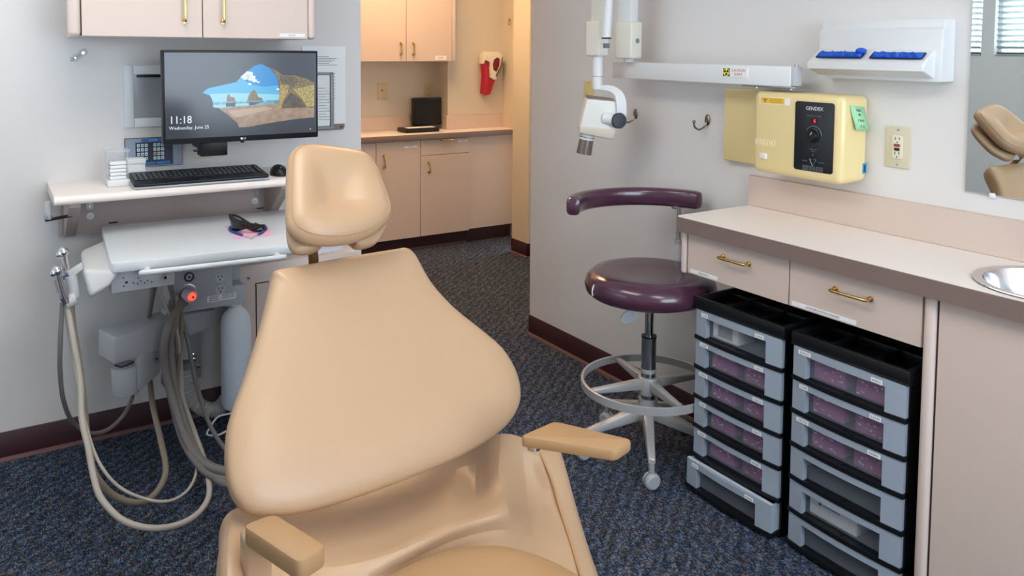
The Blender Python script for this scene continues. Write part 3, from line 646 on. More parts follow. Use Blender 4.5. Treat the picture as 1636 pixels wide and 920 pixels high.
hose([(276, 480, 2.95), (268, 540, 2.86), (268, 600, 2.84), (278, 650, 2.8), (292, 700, 2.7), (312, 735, 2.58), (340, 760, 2.48), (385, 768, 2.38)], .013, hosem)
hose([(288, 500, 2.92), (300, 544, 2.88), (309, 593, 2.86), (320, 635, 2.84), (334, 676, 2.78), (358, 715, 2.7), (385, 735, 2.6)], .0075, hosem)
hose([(249, 445, 2.9), (238, 505, 3.0), (236, 520, 3.02)], .008, hosem)
hose([(270, 450, 2.9), (277, 480, 2.9), (280, 520, 2.92), (284, 580, 2.9)], .008, hosem)
hose([(292, 498, 2.9), (288, 560, 2.86), (284, 620, 2.84), (290, 680, 2.76), (308, 720, 2.64), (327, 745, 2.55)], .007, hosed)
hose([(380, 658, 2.9), (365, 661, 2.9), (348, 666, 2.88), (336, 682, 2.86), (331, 694, 2.84), (348, 695, 2.84), (365, 687, 2.86), (385, 680, 2.86)], .0035, whitep, 'white_cable')
# corrugated duct
pts = [HP(296, 590, 3.05), HP(298, 612, 3.04), HP(306, 634, 3.02), HP(318, 648, 3.0), HP(334, 655, 2.98), HP(350, 652, 2.98), HP(362, 638, 3.0)]
for p in pts: p.z = max(p.z, .03)
b = MB(); b.tube(mat('duct_grey', 'b4b2af', .5), catmull(pts, 9), .026, 18, 0, ridges=1); b.cyl(hosem, P(296, 578, 'y', 3.05), P(296, 594, 'y', 3.05), .022)
b.build('corrugated_duct', DU)
# water bottle
by = 2.93; bc = P(377, 560, 'y', by); btop = P(377, 488, 'y', by).z; bbot = P(377, 648, 'y', by).z; br = .052
b = MB(); b.lathe(mat('bottle_plastic', 'd9e4ee', .4), [(0, bbot), (br*.85, bbot), (br, bbot+.02), (br, btop-.075), (br*.97, btop-.05), (br*.85, btop-.03), (br*.6, btop-.012), (br*.35, btop-.003), (.016, btop)], (bc.x, by, 0), n=40)
b.build('x'); o = bpy.data.objects['x']; o.name = 'water_bottle'
tag(o, 'pale translucent plastic water bottle hanging under the junction box', 'bottle')
MB().cyl(white2, (bc.x, by, btop-.004), (bc.x, by, btop+.008), .02).build('cap', o)
# utility cabinet behind
c0 = P(383, 432, 'y', 3.05); t = thing('utility_cabinet', 'beige utility cabinet low on the wall behind the water bottle', 'cabinet', (1.0, YW, 0))
MB().box(lam, (c0.x, 3.05, .0), (1.25, YW, .63), .003).build('body', t)
dx = P(408, 452, 'y', 3.05); MB().box(gapm, (dx.x, 3.047, .12), (1.2, 3.0505, dx.z)).box(lam, (dx.x+.003, 3.044, .123), (1.197, 3.0500, dx.z-.003)).build('door', t)
p = P(397, 444, 'y', 3.05); MB().cyl(steel, p, p-Y*.003, .005).cyl(darkink, p-Y*.003, p-Y*.0035, .0022).build('screw', t)
# pink napkin and sunglasses on the tray
npx = [P(360, 362, 'z', TZ), P(375, 382, 'z', TZ), P(437, 376, 'z', TZ), P(424, 360, 'z', TZ)]
quad_prism(mat('pink_napkin', 'ecb3c8', .85), npx, TZ+.0004, TZ+.0025, .004, .0006).build('napkin')
tag(bpy.data.objects['napkin'], 'folded pink paper napkin under the safety glasses on the tray', 'napkin')
t = thing('safety_glasses', 'dark wraparound safety glasses with blue neck cord on pink napkin', 'glasses', P(395, 370, 'z', TZ))
gc = P(398, 372, 'z', TZ+.003)
dk = mat('dark_lens', '241c20', .12); rows = []
gR = RT.copy(); gR.z = 0; gR.normalize(); gF = Z.cross(gR)
for hgt, sh in ((.003, .0), (.018, .003), (.036, .0), (.046, -.004)):
    rw = []
    for i in range(15):
        a = -1.25+2.5*i/14; nose = .012*math.exp(-((i-7)/1.6)**2) if hgt < .01 else 0
        rw.append(gc+gR*(.062*sin(a)-.010+.012*(1 if hgt > .02 else 0)*-.4)+gF*(-.046*cos(a)+.042+sh)+Z*(hgt*(.78-.40*sin(a))+nose))
    rows.append(rw)
b = MB(); b.grid(dk, rows)
ol = b.build('lens', t); sd = ol.modifiers.new('th', 'SOLIDIFY'); sd.thickness = .0025
b = MB(); b.tube(blackp, [p+Z*.003 for p in rows[-1]], .0035, 8, 2)
b.tube(blackp, [rows[-1][0], rows[-1][0]+gF*.02+gR*.02-Z*.006, P(404, 360, 'z', TZ+.018), P(418, 364, 'z', TZ+.012)], .004, 8, 5)
b.tube(blackp, [rows[-1][-1], P(417, 361, 'z', TZ+.02), P(408, 357, 'z', TZ+.02)], .004, 8, 4); b.build('frame', t)
blu = mat('blue_cord', '1c4d97', .5)
b = MB(); b.tube(blu, [P(381, 357, 'z', TZ+.012), P(370, 361, 'z', TZ+.007), P(367, 367, 'z', TZ+.006), P(376, 372, 'z', TZ+.006), P(388, 376, 'z', TZ+.006)], .0045, 10, 6)
b.tube(blu, [P(421, 360, 'z', TZ+.012), P(425, 364, 'z', TZ+.007), P(419, 371, 'z', TZ+.006), P(412, 375, 'z', TZ+.006)], .0045, 10, 6)
b.tube(mat('clear_cord', 'c9b3c0', .4), [P(388, 376, 'z', TZ+.006), P(396, 378, 'z', TZ+.005), P(402, 380, 'z', TZ+.005), P(405, 377, 'z', TZ+.005), P(412, 375, 'z', TZ+.006)], .002, 8, 6); b.build('neck_cord', t)

# ================================================================== KITCHENETTE
KC = .80
t = thing('kitchen_worktop', 'beige worktop with splashback in the kitchenette through the doorway', 'worktop', (2.6, 5.3, KC))
b = MB(); b.box(topm, (.62, 5.155, KC), (2.925, KY-.003, .84), .001, 1).box(topm, (2.925, 5.155, KC), (3.415, 5.367, .84), .001, 1); b.build('top', t)
b = MB(); b.box(edgem, (.62, 5.145, KC-.001), (3.415, 5.156, .8395), .002); b.build('front_edge', t)
b = MB(); b.box(lam, (.62, KY-.02, .8402), (2.91, KY-.003, .945), .001, 1).box(lam, (2.91, 5.35, .8402), (2.928, KY-.003, .945), .001, 1).box(lam, (2.928, 5.35, .8402), (3.40, 5.368, .945), .001, 1).box(lam, (3.40, 5.16, .8402), (3.418, 5.368, .945), .001, 1); b.build('splashback', t)
def kdoor(x0, x1, z0, z1, hx, hz0, hz1, par, horiz=False, tagx=None):
    d = MB().box(lam, (x0+.002, 5.17, z0), (x1-.002, 5.19, z1), .001, 1).build('drawer' if horiz else 'door', par)
    if horiz: bar_handle(brass, (hx-.04, 5.17, hz0), (hx+.04, 5.17, hz0), (0, -1, 0), parent=d, r=.0055)
    else: bar_handle(brass, (hx, 5.17, hz0), (hx, 5.17, hz1), (0, -1, 0), parent=d, r=.0055)
    if tagx: MB().box(paper, (tagx[0], 5.168, tagx[2]), (tagx[1], 5.17, tagx[2]+.013)).text(ink, 'SUPPLIES', .009, ((tagx[0]+tagx[1])/2, 5.1678, tagx[2]+.0065), X, Z, ext=.0001).build('label_strip', d)
kx = [P(601, 300, 'y', 5.17).x, P(672, 300, 'y', 5.17).x, P(750, 300, 'y', 5.17).x, P(819, 300, 'y', 5.17).x]
t = thing('base_cabinet', 'beige kitchenette base cabinet with two tall doors, left of the drawer', 'cabinet', (kx[0], 5.2, 0), 'kitchenette base cabinets')
MB().box(lam, (kx[0]-.45, 5.19, .1), (kx[1]-.001, KY-.01, KC-.001)).build('body', t); MB().box(basem, (kx[0]-.45, 5.225, 0), (kx[1]-.001, 5.26, .1)).box(toem, (kx[0]-.45, 5.218, 0), (kx[1]-.001, 5.225, .01)).build('toe_kick', t)
kdoor(kx[0]-.35, kx[0], .1, KC-.006, P(591, 230, 'y', 5.17).x, .62, .70, t); kdoor(kx[0], kx[1], .1, KC-.006, P(613, 230, 'y', 5.17).x, .62, .70, t, tagx=(kx[1]-.13, kx[1]-.03, .745))
t = thing('base_cabinet', 'beige kitchenette base cabinet with one drawer over one door', 'cabinet', (kx[1], 5.2, 0), 'kitchenette base cabinets')
MB().box(lam, (kx[1]+.001, 5.19, .1), (kx[2]-.001, 5.368, KC-.001)).build('body', t); MB().box(basem, (kx[1]+.001, 5.225, 0), (kx[2]-.001, 5.26, .1)).box(toem, (kx[1], 5.218, 0), (kx[2], 5.225, .01)).build('toe_kick', t)
kdoor(kx[1], kx[2], .685, KC-.006, P(713, 223, 'y', 5.17).x, P(713, 223, 'y', 5.17).z, 0, t, True, (kx[2]-.10, kx[2]-.02, .765)); kdoor(kx[1], kx[2], .1, .681, P(685, 265, 'y', 5.17).x, .56, .63, t)
t = thing('base_cabinet', 'plain beige filler cabinet at the right end of the kitchenette', 'cabinet', (kx[2], 5.2, 0), 'kitchenette base cabinets')
MB().box(lam, (kx[2]+.001, 5.185, .105), (3.40, 5.368, KC-.001)).build('body', t); MB().box(basem, (kx[2]+.001, 5.225, 0), (3.40, 5.26, .105)).build('toe_kick', t)
# wall cabinet
yk = 5.22; ux = [P(560, 50, 'y', yk).x, P(649, 50, 'y', yk).x, P(722, 50, 'y', yk).x, P(728, 50, 'y', yk).x]; uz = P(650, 98, 'y', yk).z
t = thing('wall_cabinet', 'beige two-door wall cabinet in the kitchenette with small brass handles', 'cabinet', (ux[1], yk, uz))
MB().box(lam, (ux[0]-.4, yk+.02, uz), (ux[3]-.006, KY, 2.2)).build('body', t); MB().box(lam2, (ux[2]+.002, yk-.002, uz), (ux[3], yk+.04, 2.2), .008, 3).build('corner_post', t)
for x0, x1, hx in ((ux[0]-.35, ux[1], 640), (ux[1], ux[2], 660)):
    d = MB().box(lam, (x0+.0015, yk, uz), (x1-.0015, yk+.02, 2.2), .001, 1).build('door', t); hp = P(hx, 78, 'y', yk)
    bar_handle(brass, (hp.x, yk, hp.z-.04), (hp.x, yk, hp.z+.04), (0, -1, 0), parent=d, r=.005)
MB().box(paper, (P(695, 92, 'y', yk).x, yk-.002, uz+.01), (P(713, 92, 'y', yk).x, yk, uz+.04)).text(ink, 'CUPS', .018, (P(704, 92, 'y', yk).x, yk-.0022, uz+.025), X, Z, ext=.0001).build('label_strip', d)
MB().box(gapm, (ux[1]-.002, yk+.012, uz+.002), (ux[1]+.002, yk+.02, 2.2)).build('door_gap', t)
p = P(611, 146, 'y', KY); b = MB(); outlet(b, p, X, -Y, 'blank', 1.0, mat('almond_plastic', 'd2c49c', .4)); b.box(darkink, p+V3((-.012, -.009, .005)), p+V3((0, -.006, .012))); tag(b.build('switch_plate'), 'almond wall switch plate, left one above the kitchenette worktop', 'wall plate')
p = P(685, 145, 'y', KY); b = MB(); outlet(b, p, X, -Y, 'duplex', 1.0, mat('almond_plastic', 'd2c49c', .4)); tag(b.build('wall_outlet'), 'almond duplex outlet above the open black case', 'outlet')
# open black case
cs = P(676, 196, 'y', 5.30); t = thing('instrument_case', 'open black case with lid up on the kitchenette worktop', 'case', (cs.x, 5.33, .84))
x0, x1 = P(647, 196, 'y', 5.27).x, P(700, 196, 'y', 5.27).x
MB().box(blackp, (x0, 5.25, .8405), (x1, 5.40, .872), .006, 3).build('tray', t); MB().box(paper, (x0+.02, 5.26, .8722), (x1-.03, 5.32, .877), .002).build('instruments', t)
lx0, lx1 = P(660, 180, 'y', 5.40).x, P(706, 180, 'y', 5.40).x; MB().box(blackp, (lx0, 5.40, .873), (lx1, 5.435, P(680, 156, 'y', 5.4).z), .008, 3).box(mat('case_lining', '1c1c20', .9), (lx0+.012, 5.396, .885), (lx1-.012, 5.401, P(680, 159, 'y', 5.4).z)).build('lid', t)
# red and white device on wall jog
dy = 5.35
def DP(x_, y_): p = P(x_, y_, 'y', dy); return (p.x, p.z)
def C6(L): return [DP(750+x/8.36, 60+y/8.36) for x, y in L]
t = thing('handheld_vacuum', 'red and white handheld cordless device hanging on the kitchenette wall', 'handheld device', (C6([(250, 700)])[0][0], 5.37, C6([(250, 760)])[0][1]))
redp = mat('red_plastic', 'b01430', .3); red2 = mat('deep_red', '7c0d1e', .3); dvw = mat('device_white', 'e9e3cf', .4)
MB().prism(redp, C6([(150, 310), (215, 310), (230, 540), (310, 560), (240, 755), (190, 770), (145, 745), (165, 520)]), (0, dy, 0), X, Z, Y, -.045, .012, .008, 3).build('body', t)
MB().prism(dvw, C6([(150, 210), (200, 185), (330, 190), (385, 235), (360, 380), (300, 500), (320, 545), (280, 562), (235, 530), (225, 330), (165, 295), (140, 350), (135, 300)]), (0, dy, 0), X, Z, Y, -.06, .015, .006, 3).build('handle_shell', t)
MB().prism(red2, C6([(275, 290), (320, 262), (350, 285), (340, 380), (305, 455), (265, 430), (258, 350)]), (0, dy, 0), X, Z, Y, -.063, -.058, .002).build('cup', t)
MB().prism(mat('grey_grip', '8a7a68', .5), C6([(370, 235), (400, 260), (405, 330), (370, 470), (330, 520), (310, 505), (360, 400), (375, 320)]), (0, dy, 0), X, Z, Y, -.05, .0, .003).build('grip', t)
# gold hook on pillar
p = P(818, 34, 'x', 3.42); b = MB(); b.tube(brass, [p+V3((0, .03, .01)), p+V3((-.03, .0, .012)), p+V3((-.04, -.015, -.02)), p+V3((-.03, .0, -.03)), p+V3((-.01, .012, -.02))], .004, 8, 6); b.cyl(brass, p+V3((0, .03, .01)), p+V3((-.006, .03, .01)), .012); tag(b.build('coat_hook'), 'small brass hook on the warm-lit hall wall', 'hook')

# ================================================================== RIGHT WALL
def RW(px_, py_, x=XW): return P(px_, py_, 'x', x)
# worktop with sink hole
t = WT = thing('worktop', 'long cream worktop with grey-brown edge along the right wall', 'worktop', (2.1, 1.0, .86))
CX0 = 1.925; y0, y1 = -1.2, 1.94; SCX, SCY, SR = 2.115, .875, .155
tt = bmesh.new(); outer = [(XW, y1), (CX0+.012, y1), (CX0, y1-.012), (CX0, y0), (XW, y0)]
ov = [tt.verts.new((x_, y_, .90)) for x_, y_ in outer]; iv = [tt.verts.new((SCX+SR*cos(2*pi*i/48), SCY+SR*sin(2*pi*i/48), .90)) for i in range(48)]
ed = [tt.edges.new((ov[i], ov[(i+1) % 5])) for i in range(5)]+[tt.edges.new((iv[i], iv[(i+1) % 48])) for i in range(48)]
bmesh.ops.triangle_fill(tt, use_beauty=True, edges=ed, normal=(0, 0, 1))
r_ = bmesh.ops.extrude_face_region(tt, geom=tt.faces[:]); bmesh.ops.translate(tt, verts=[v for v in r_['geom'] if isinstance(v, bmesh.types.BMVert)], vec=(0, 0, -.045)); bmesh.ops.recalc_face_normals(tt, faces=tt.faces)
b = MB(); b.add(tt, topm, smooth=False); b.build('top', t)
b = MB(); b.tube(edgem, [(0, 0, 0), (0, 0, .1)], .001, 4, 0); b = MB()
b.box(edgem, (CX0-.004, y0, .8515), (CX0+.001, y1-.012, .8985)).box(edgem, (CX0+.012, y1, .8515), (XW, y1+.003, .8985)).prism(edgem, [(CX0-.004, y1-.012), (CX0+.001, y1-.012), (CX0+.012, y1), (CX0+.012, y1+.003), (CX0+.004, y1-.001)], (0, 0, 0), X, Y, Z, .8515, .8985); b.build('front_edge', t)
st = RW(1200, 280).z+.002
MB().box(lam, (XW-.020, y0, .9005), (XW, 1.945, 1.008), .001, 1).build('backsplash', t)
# sink
b = MB(); b.lathe(chrome, [(SR+.018, .0005), (SR+.019, .003), (SR+.012, .0045), (SR-.004, .002), (SR-.006, -.004), (SR-.02, -.06), (SR-.04, -.11), (SR-.08, -.125), (.02, -.13), (0, -.13)], (SCX, SCY, .901), n=56)
o = b.build('sink'); tag(o, 'round stainless steel sink set into the worktop', 'sink'); sd = o.modifiers.new('th', 'SOLIDIFY'); sd.thickness = .0012; sd.offset = -1
MB().lathe(steel, [(.022, 0), (.02, .003), (0, .002)], (SCX, SCY, .772), n=24).build('drain', o)
# drawer unit
FX = 1.95
t = thing('drawer_unit', 'beige two-drawer unit with brass handles under the worktop', 'drawers', (2.1, 1.5, .71))
MB().box(lam, (FX+.02, 1.105, .715), (XW, 1.900, .852)).build('body', t)
MB().box(lam2, (FX-.006, 1.912, .706), (FX+.035, 1.935, .8505), .009, 4).build('corner_post', t)
for k, (ya, yb, hx0, hx1, lt, lp0, lp1) in enumerate(((1.905, 1.503, (1149, 411), (1190, 423), 'ANESTHETIC', (1103, 430), (1146, 443)), (1.499, 1.102, (1328, 463), (1384, 480), 'EXTRA BIPS, SUCTION, MONOJET', (1265, 480), (1368, 512)))):
    d = MB().box(lam, (FX, yb, .712), (FX+.02, ya, .849), .001, 1).build('drawer', t)
    pa, pb_ = RW(*hx0, FX-.02), RW(*hx1, FX-.02); zz = (pa.z+pb_.z)/2
    bar_handle(brass, (FX, pa.y, zz), (FX, pb_.y, zz), (-1, 0, 0), .026, .0045, d)
    la, lb_ = RW(*lp0, FX), RW(*lp1, FX); b = MB(); b.box(paper, (FX-.0012, lb_.y, .7165), (FX, la.y, .7285)); b.text(MATS['dark_ink'], lt, .0072, (FX-.0014, (la.y+lb_.y)/2, .7225), -Y, Z, ext=.0001); b.build('label_strip', d)
MB().box(gapm, (FX+.01, 1.499, .714), (FX+.02, 1.503, .85)).build('side_gap', t); MB().box(gapm, (FX+.01, 1.0985, .714), (FX+.02, 1.102, .85)).build('drawer_gap', t)
# sink cabinet
t = thing('sink_cabinet', 'beige cabinet with rounded corner post under the sink', 'cabinet', (2.1, .4, 0))
MB().box(lam, (FX+.012, -1.2, .09), (XW-.002, 1.085, .76)).build('body', t)
MB().box(lam2, (FX-.006, 1.066, 0), (FX+.05, 1.098, .851), .013, 5).build('corner_post', t)
MB().box(lam, (FX+.012, -1.2, .76), (FX+.03, 1.085, .85)).box(lam, (FX+.03, 1.07, .76), (XW-.002, 1.085, .85)).build('top_rail', t)
MB().box(lam, (FX+.002, .2, .09), (FX+.012, 1.060, .848), .001, 1).build('door', t); MB().box(gapm, (FX+.006, 1.060, .09), (FX+.014, 1.067, .85)).build('door_gap', t)
MB().box(basem, (FX+.05, -1.2, 0), (FX+.09, 1.085, .09)).build('toe_kick', t)
# ---- drawer towers
frost = mat('frosted_plastic', '9ca8b6', .38, spec=.5, var=.05, vscale=30); frost2 = mat('frosted_rim', 'c3ccd6', .35)
panem = mat('clear_pane', 'b6bfd0', .15, alpha=.13, spec=.4)
blk = mat('tower_black', '0c0e12', .42); recess = mat('tower_recess', '191c24', .5)
purple = mat('purple_packet', '93507f', .4, var=.25, vscale=40); packl = mat('packet_print', 'c7a3bd', .5)
def tower(x, ya, yb, label, rows, H, pull_last=0, nomark=()):
    t = thing('drawer_tower', label, 'drawer tower', (x+.15, (ya+yb)/2, 0), 'black plastic drawer towers')
    D = .34; ydir = -1; w = ya-yb; n = 6; z0 = .012; top = H; lid = .040; pitch = (top-lid-z0)/n
    b = MB(); b.box(blk, (x+.012, yb, 0), (x+D, yb+.006, top-lid)).box(blk, (x+.012, ya-.006, 0), (x+D, ya, top-lid)).box(blk, (x+D-.006, yb, 0), (x+D, ya, top-lid)).box(blk, (x+.006, yb, 0), (x+D, ya, .012)); b.build('frame', t)
    # top tray with compartments
    b = MB(); b.box(blk, (x-.004, yb-.004, top-lid), (x+D, ya+.004, top-lid+.006), .002)
    for q0, q1 in (((x-.004, yb-.004), (x+.010, ya+.004)), ((x+D-.012, yb-.004), (x+D, ya+.004)), ((x+.010, yb-.004), (x+D-.012, yb+.010)), ((x+.010, ya-.010), (x+D-.012, ya+.004))): b.box(blk, (q0[0], q0[1], top-lid+.004), (q1[0], q1[1], top), .004, 2)
    for yy in (.30, .68): b.box(blk, (x+.01, ya-w*yy-.003, top-lid+.005), (x+D-.01, ya-w*yy+.003, top-.010), .002)
    b.box(blk, (x+.15, yb+.01, top-lid+.005), (x+.156, ya-.01, top-.012), .002); b.build('top_tray', t)
    for i in range(n):
        zt = top-lid-i*pitch-.001; zb = zt-pitch+.013
        px_ = x-(.028 if (pull_last and i == n-1) else 0)
        mk, cont = rows[i]
        d = MB()
        # frosted front: top band and two side columns, gently bowed
        def band(y_0, y_1, z_0, z_1, dep=.013):
            k = 6; fr_ = []; 
            for j in range(k+1):
                yy = y_0+(y_1-y_0)*j/k; u = (yy-(ya+yb)/2)/(w/2); bow = .012*(1-u*u); fr_.append((px_-bow, yy))
            poly = fr_+[(px_+dep, y_1), (px_+dep, y_0)]
            d.prism(frost, poly, (0, 0, 0), X, Y, Z, z_0, z_1, smooth=False)
        cw = w*.145
        band(ya-.004, yb+.004, zt-.020, zt-.001); band(ya-.004, ya-cw, zb, zt-.020); band(yb+cw*1.15, yb+.004, zb, zt-.020)
        d.box(frost2, (px_+.0, yb+.004, zt-.0025), (px_+.010, ya-.004, zt-.0005)); d.box(frost, (px_+.012, yb+.0065, zb), (x+D-.01, yb+.010, zt-.003)).box(frost, (px_+.012, ya-.010, zb), (x+D-.01, ya-.0065, zt-.003)).box(recess, (px_+.012, yb+.008, zb-.001), (x+D-.01, ya-.008, zb+.003))
        do = d.build('drawer', t)
        MB().box(panem, (px_+.012, yb+cw*1.1, zb+.003), (px_+.0135, ya-cw*.95, zt-.02)).build('window_pane', do)
        # lip / rail below
        k = 8; poly = []
        for j in range(k+1):
            yy = ya-(w)*j/k; u = (yy-(ya+yb)/2)/(w/2); poly.append((px_-.004-.010*(1-u*u), yy))
        poly += [(x+.02, yb), (x+.02, ya)]
        MB().prism(blk, poly, (0, 0, 0), X, Y, Z, zb-.013, zb-.0005, smooth=False).box(blk, (x-.002, (ya+yb)/2-.003, zb-.001), (x+.006, (ya+yb)/2+.003, zb+.003)).build('drawer_rail', t)
        for (txt, yy) in zip(mk, (ya-w*.13, ya-w*.77)):
            if not txt: continue
            lw = .0075*len(txt)*.62+.004; bow = .012*(1-((yy-(ya+yb)/2)/(w/2))**2)
            s = MB(); ang = 0; s.box(paper, (px_-bow-.0022, yy-lw/2, zt-.018), (px_-bow-.0006, yy+lw/2, zt-.0065)); s.text(darkink, txt, .0085, (px_-bow-.0024, yy, zt-.0122), -Y, Z, ext=.0001); s.build('size_label', do)
        for (kind, u0, u1) in cont:
            ys, ye = ya-w*u0, ya-w*u1; nm = ('top', 'second', 'third', 'fourth', 'fifth', 'bottom')[i]
            side = 'left' if u0 < .4 else 'right'; tw = 'left' if ya > 1.6 else 'right'
            if kind == 'purple':
                s = MB(); s.box(purple, (px_+.018, ye, zb+.004), (px_+.15, ys, zt-.024), .004); rr = random.Random(i*7+int(u0*50))
                for q in range(9):
                    yy = rr.uniform(ye+.006, ys-.012); zz = rr.uniform(zb+.008, zt-.034); l_ = rr.uniform(.003, .010); s.box(packl, (px_+.0168, yy, zz), (px_+.0179, yy+l_, zz+rr.uniform(.0012, .006)))
                tag(s.build('sterile_packet'), 'purple printed packet in the %s half of the %s drawer, %s tower' % (side, nm, tw), 'packet', 'purple packets in the drawer towers')
            else:
                s = MB(); s.box(whitep, (px_+.018, ye, zb+.004), (px_+.10, ys, zt-.022), .003)
                if i == 0: s.box(mat('box_grey', '8c8a8c', .6), (px_+.017, ye+(ys-ye)*.22, zb+.014), (px_+.0185, ye+(ys-ye)*.78, zt-.034))
                else: s.cyl(ink, (px_+.0175, ys-.035, (zb+zt)/2), (px_+.0165, ys-.035, (zb+zt)/2), .005, n=14).box(ink, (px_+.0167, ys-.10, (zb+zt)/2-.001), (px_+.0178, ys-.045, (zb+zt)/2+.001))
                tag(s.build('small_carton'), 'white carton showing in the %s drawer of the %s tower' % (nm, tw), 'box')
    return t
PR = [('purple', .17, .46), ('purple', .55, .81)]
tower(FX-.002, 1.862, 1.512, 'black six-drawer plastic tower on the left, beside the stool', [(('1.5X8', '2.0X10'), [('white', .17, .47)]), (('2.5X8.5', '2.5X10'), PR), (('3.0X8.5', '3.25X10'), PR), (('4.0X8', '4.5X10'), PR), (('4.0X8.5', '4.5X8.5'), PR), (('4.5X9', '4.5X10'), [])], .645, 1)
tower(FX-.004, 1.478, 1.128, 'black six-drawer plastic tower on the right, against the cabinet post', [(('4.5X10.5', '4.5X10'), PR), (('5.0X8', '5.5X10'), PR), (('5.0X10.5', '5.5X8.5'), PR), ((None, None), []), ((None, None), [('white', .17, .60)]), ((None, None), [])], .645, 0)

# ---- x-ray control unit
cx = 2.168; yA, yB = 1.834, 1.494; zA, zB = 1.045, 1.318
t = thing('xray_control', 'cream x-ray control box with black dial panel on the right wall', 'control box', (XW, 1.66, zA))
MB().box(cream, (cx, yB, zA), (XW-.001, yA, zB), .022, 5).build('housing', t)
MB().box(cream, (XW-.03, 1.60, zA+.004), (XW, 2.058, zB-.004), .006, 3).build('mounting_plate', t)
pc = [RW(1272, 161, cx), RW(1330, 278, cx)]; py_c = (pc[0].y+pc[1].y)/2; pz_c = (zA+zB)/2+.003; pw_, ph_ = abs(pc[0].y-pc[1].y)+.002, .218
navy = mat('panel_navy', '14181f', .35)
b = MB(); b.prism(navy, rrect(pw_, ph_, .009), (cx, py_c, pz_c), -Y, Z, -X, 0, .002, .0006)
wt = mat('panel_print', 'c9cdd2', .5); gt = mat('panel_print_dim', '7d828a', .5); xx = cx-.0024
b.text(wt, 'GENDEX', .016, (xx, py_c, pz_c+.088), -Y, Z, ext=.0002, bold=.0002); b.text(gt, 'Exposure Time - Pulses', .0055, (xx, py_c, pz_c+.066), -Y, Z, ext=.0001)
b.text(gt, 'X-Ray Tube\nLamp', .0055, (xx, py_c, pz_c-.042), -Y, Z, ext=.0001); b.text(gt, 'DANGER', .005, (xx, py_c+.030, pz_c-.078), -Y, Z, ext=.0001); b.text(gt, 'CAUTION', .005, (xx, py_c-.030, pz_c-.078), -Y, Z, ext=.0001)
tri = [(xx, py_c+.012, pz_c-.070), (xx, py_c-.012, pz_c-.070), (xx, py_c, pz_c-.092)]; b.tube(wt, tri, .0009, 6, 0, closed=True)
for i in range(4): b.text(gt, 'WARNING: THIS X-RAY UNIT MAY BE', .0044, (xx, py_c, pz_c-.0935-i*.0038), -Y, Z, ext=.0001)
b.build('dial_panel', t)
b = MB(); b.box(mat('led_window', '3a0a10', .3), (cx-.003, py_c-.012, pz_c+.043), (cx-.0015, py_c+.012, pz_c+.057)); b.text(mat('led_red', 'ff2030', .4, emis='ff2030', es=3), '6', .015, (cx-.0034, py_c-.003, pz_c+.050), -Y, Z, ext=.0002); b.cyl(mat('led_dim', 'a01a28', .4, emis='a01a28', es=.5), (cx-.001, py_c, pz_c-.056), (cx-.003, py_c, pz_c-.056), .002, n=8); b.build('display', t)
b = MB(); b.lathe(blackp, [(.024, 0), (.024, .003), (.019, .005), (.016, .018), (.0, .018)], (cx-.002, py_c, pz_c+.005), -X, 28); b.frame_box(wt, (cx-.0205, py_c, pz_c+.005), V3((0, -.5, .8)).normalized(), V3((0, .8, .5)).normalized(), -X, (0.002, .014), (-.001, .001), (0, .0006))
b.tube(gt, [(cx-.003, py_c-.029*cos(a), pz_c+.005+.029*sin(a)) for a in [pi*.0+i*pi*.85/10 for i in range(11)]], .0009, 6, 2); b.build('dial_knob', t)
b = MB(); za, zc = RW(1213, 152, cx), RW(1262, 170, cx); b.box(paper, (cx-.001, RW(1262, 160, cx).y, 1.277), (cx+.001, RW(1214, 160, cx).y, 1.299)); b.box(mat('warning_yellow', 'e9c53c', .5), (cx-.0014, RW(1254, 160, cx).y, 1.279), (cx, RW(1216, 160, cx).y, 1.298))
def trefoil(b, m, o, U, V_, N, r):
    for k in range(3):
        a = pi/2*3+k*2*pi/3; pts = [(.22*r*cos(a-.5), .22*r*sin(a-.5)), (r*cos(a-.52), r*sin(a-.52)), (r*1.08*cos(a), r*1.08*sin(a)), (r*cos(a+.52), r*sin(a+.52)), (.22*r*cos(a+.5), .22*r*sin(a+.5))]
        b.prism(m, pts, o, U, V_, N, 0, .0004, smooth=False)
tp_ = RW(1223, 160, cx); magenta = mat('warn_magenta', '8c2a30', .5); trefoil(b, magenta, (cx-.0014, tp_.y, 1.2885), -Y, Z, -X, .007)
for i in range(3): b.box(mat('warn_text', 'b7602a', .6), (cx-.0018, RW(1250, 160, cx).y, 1.283+i*.005), (cx-.0014, RW(1230, 160, cx).y, 1.2845+i*.005))
b.build('warning_sticker', t)
b = MB(); b.text(mat('cream_relief', 'efe3bd', .4), 'exmo', .046, (cx-.001, RW(1223, 225, cx).y, RW(1223, 226, cx).z), -Y, Z, ext=.0012, sx=.8); b.build('emblem', t)
s0 = RW(1220, 249, cx); b = MB(); b.box(whitep, (cx-.006, s0.y-.0135, s0.z-.0095), (cx+.002, s0.y+.0135, s0.z+.0095), .0015); b.text(mat('orange_glow', 'f06030', .4, emis='ff5020', es=1.2), '6', .014, (cx-.0064, s0.y-.005, s0.z), -Y, Z, ext=.0002); b.build('power_switch', t)
e = P(1381, 269, 'y', yB); b = MB(); b.box(mat('cyan_sticker', '1897c8', .5), (e.x-.010, yB-.001, e.z-.016), (e.x+.010, yB+.001, e.z+.016)); b.box(kn, (e.x-.004, yB-.0014, e.z-.011), (e.x+.004, yB-.001, e.z+.011)); b.build('blue_sticker', t)
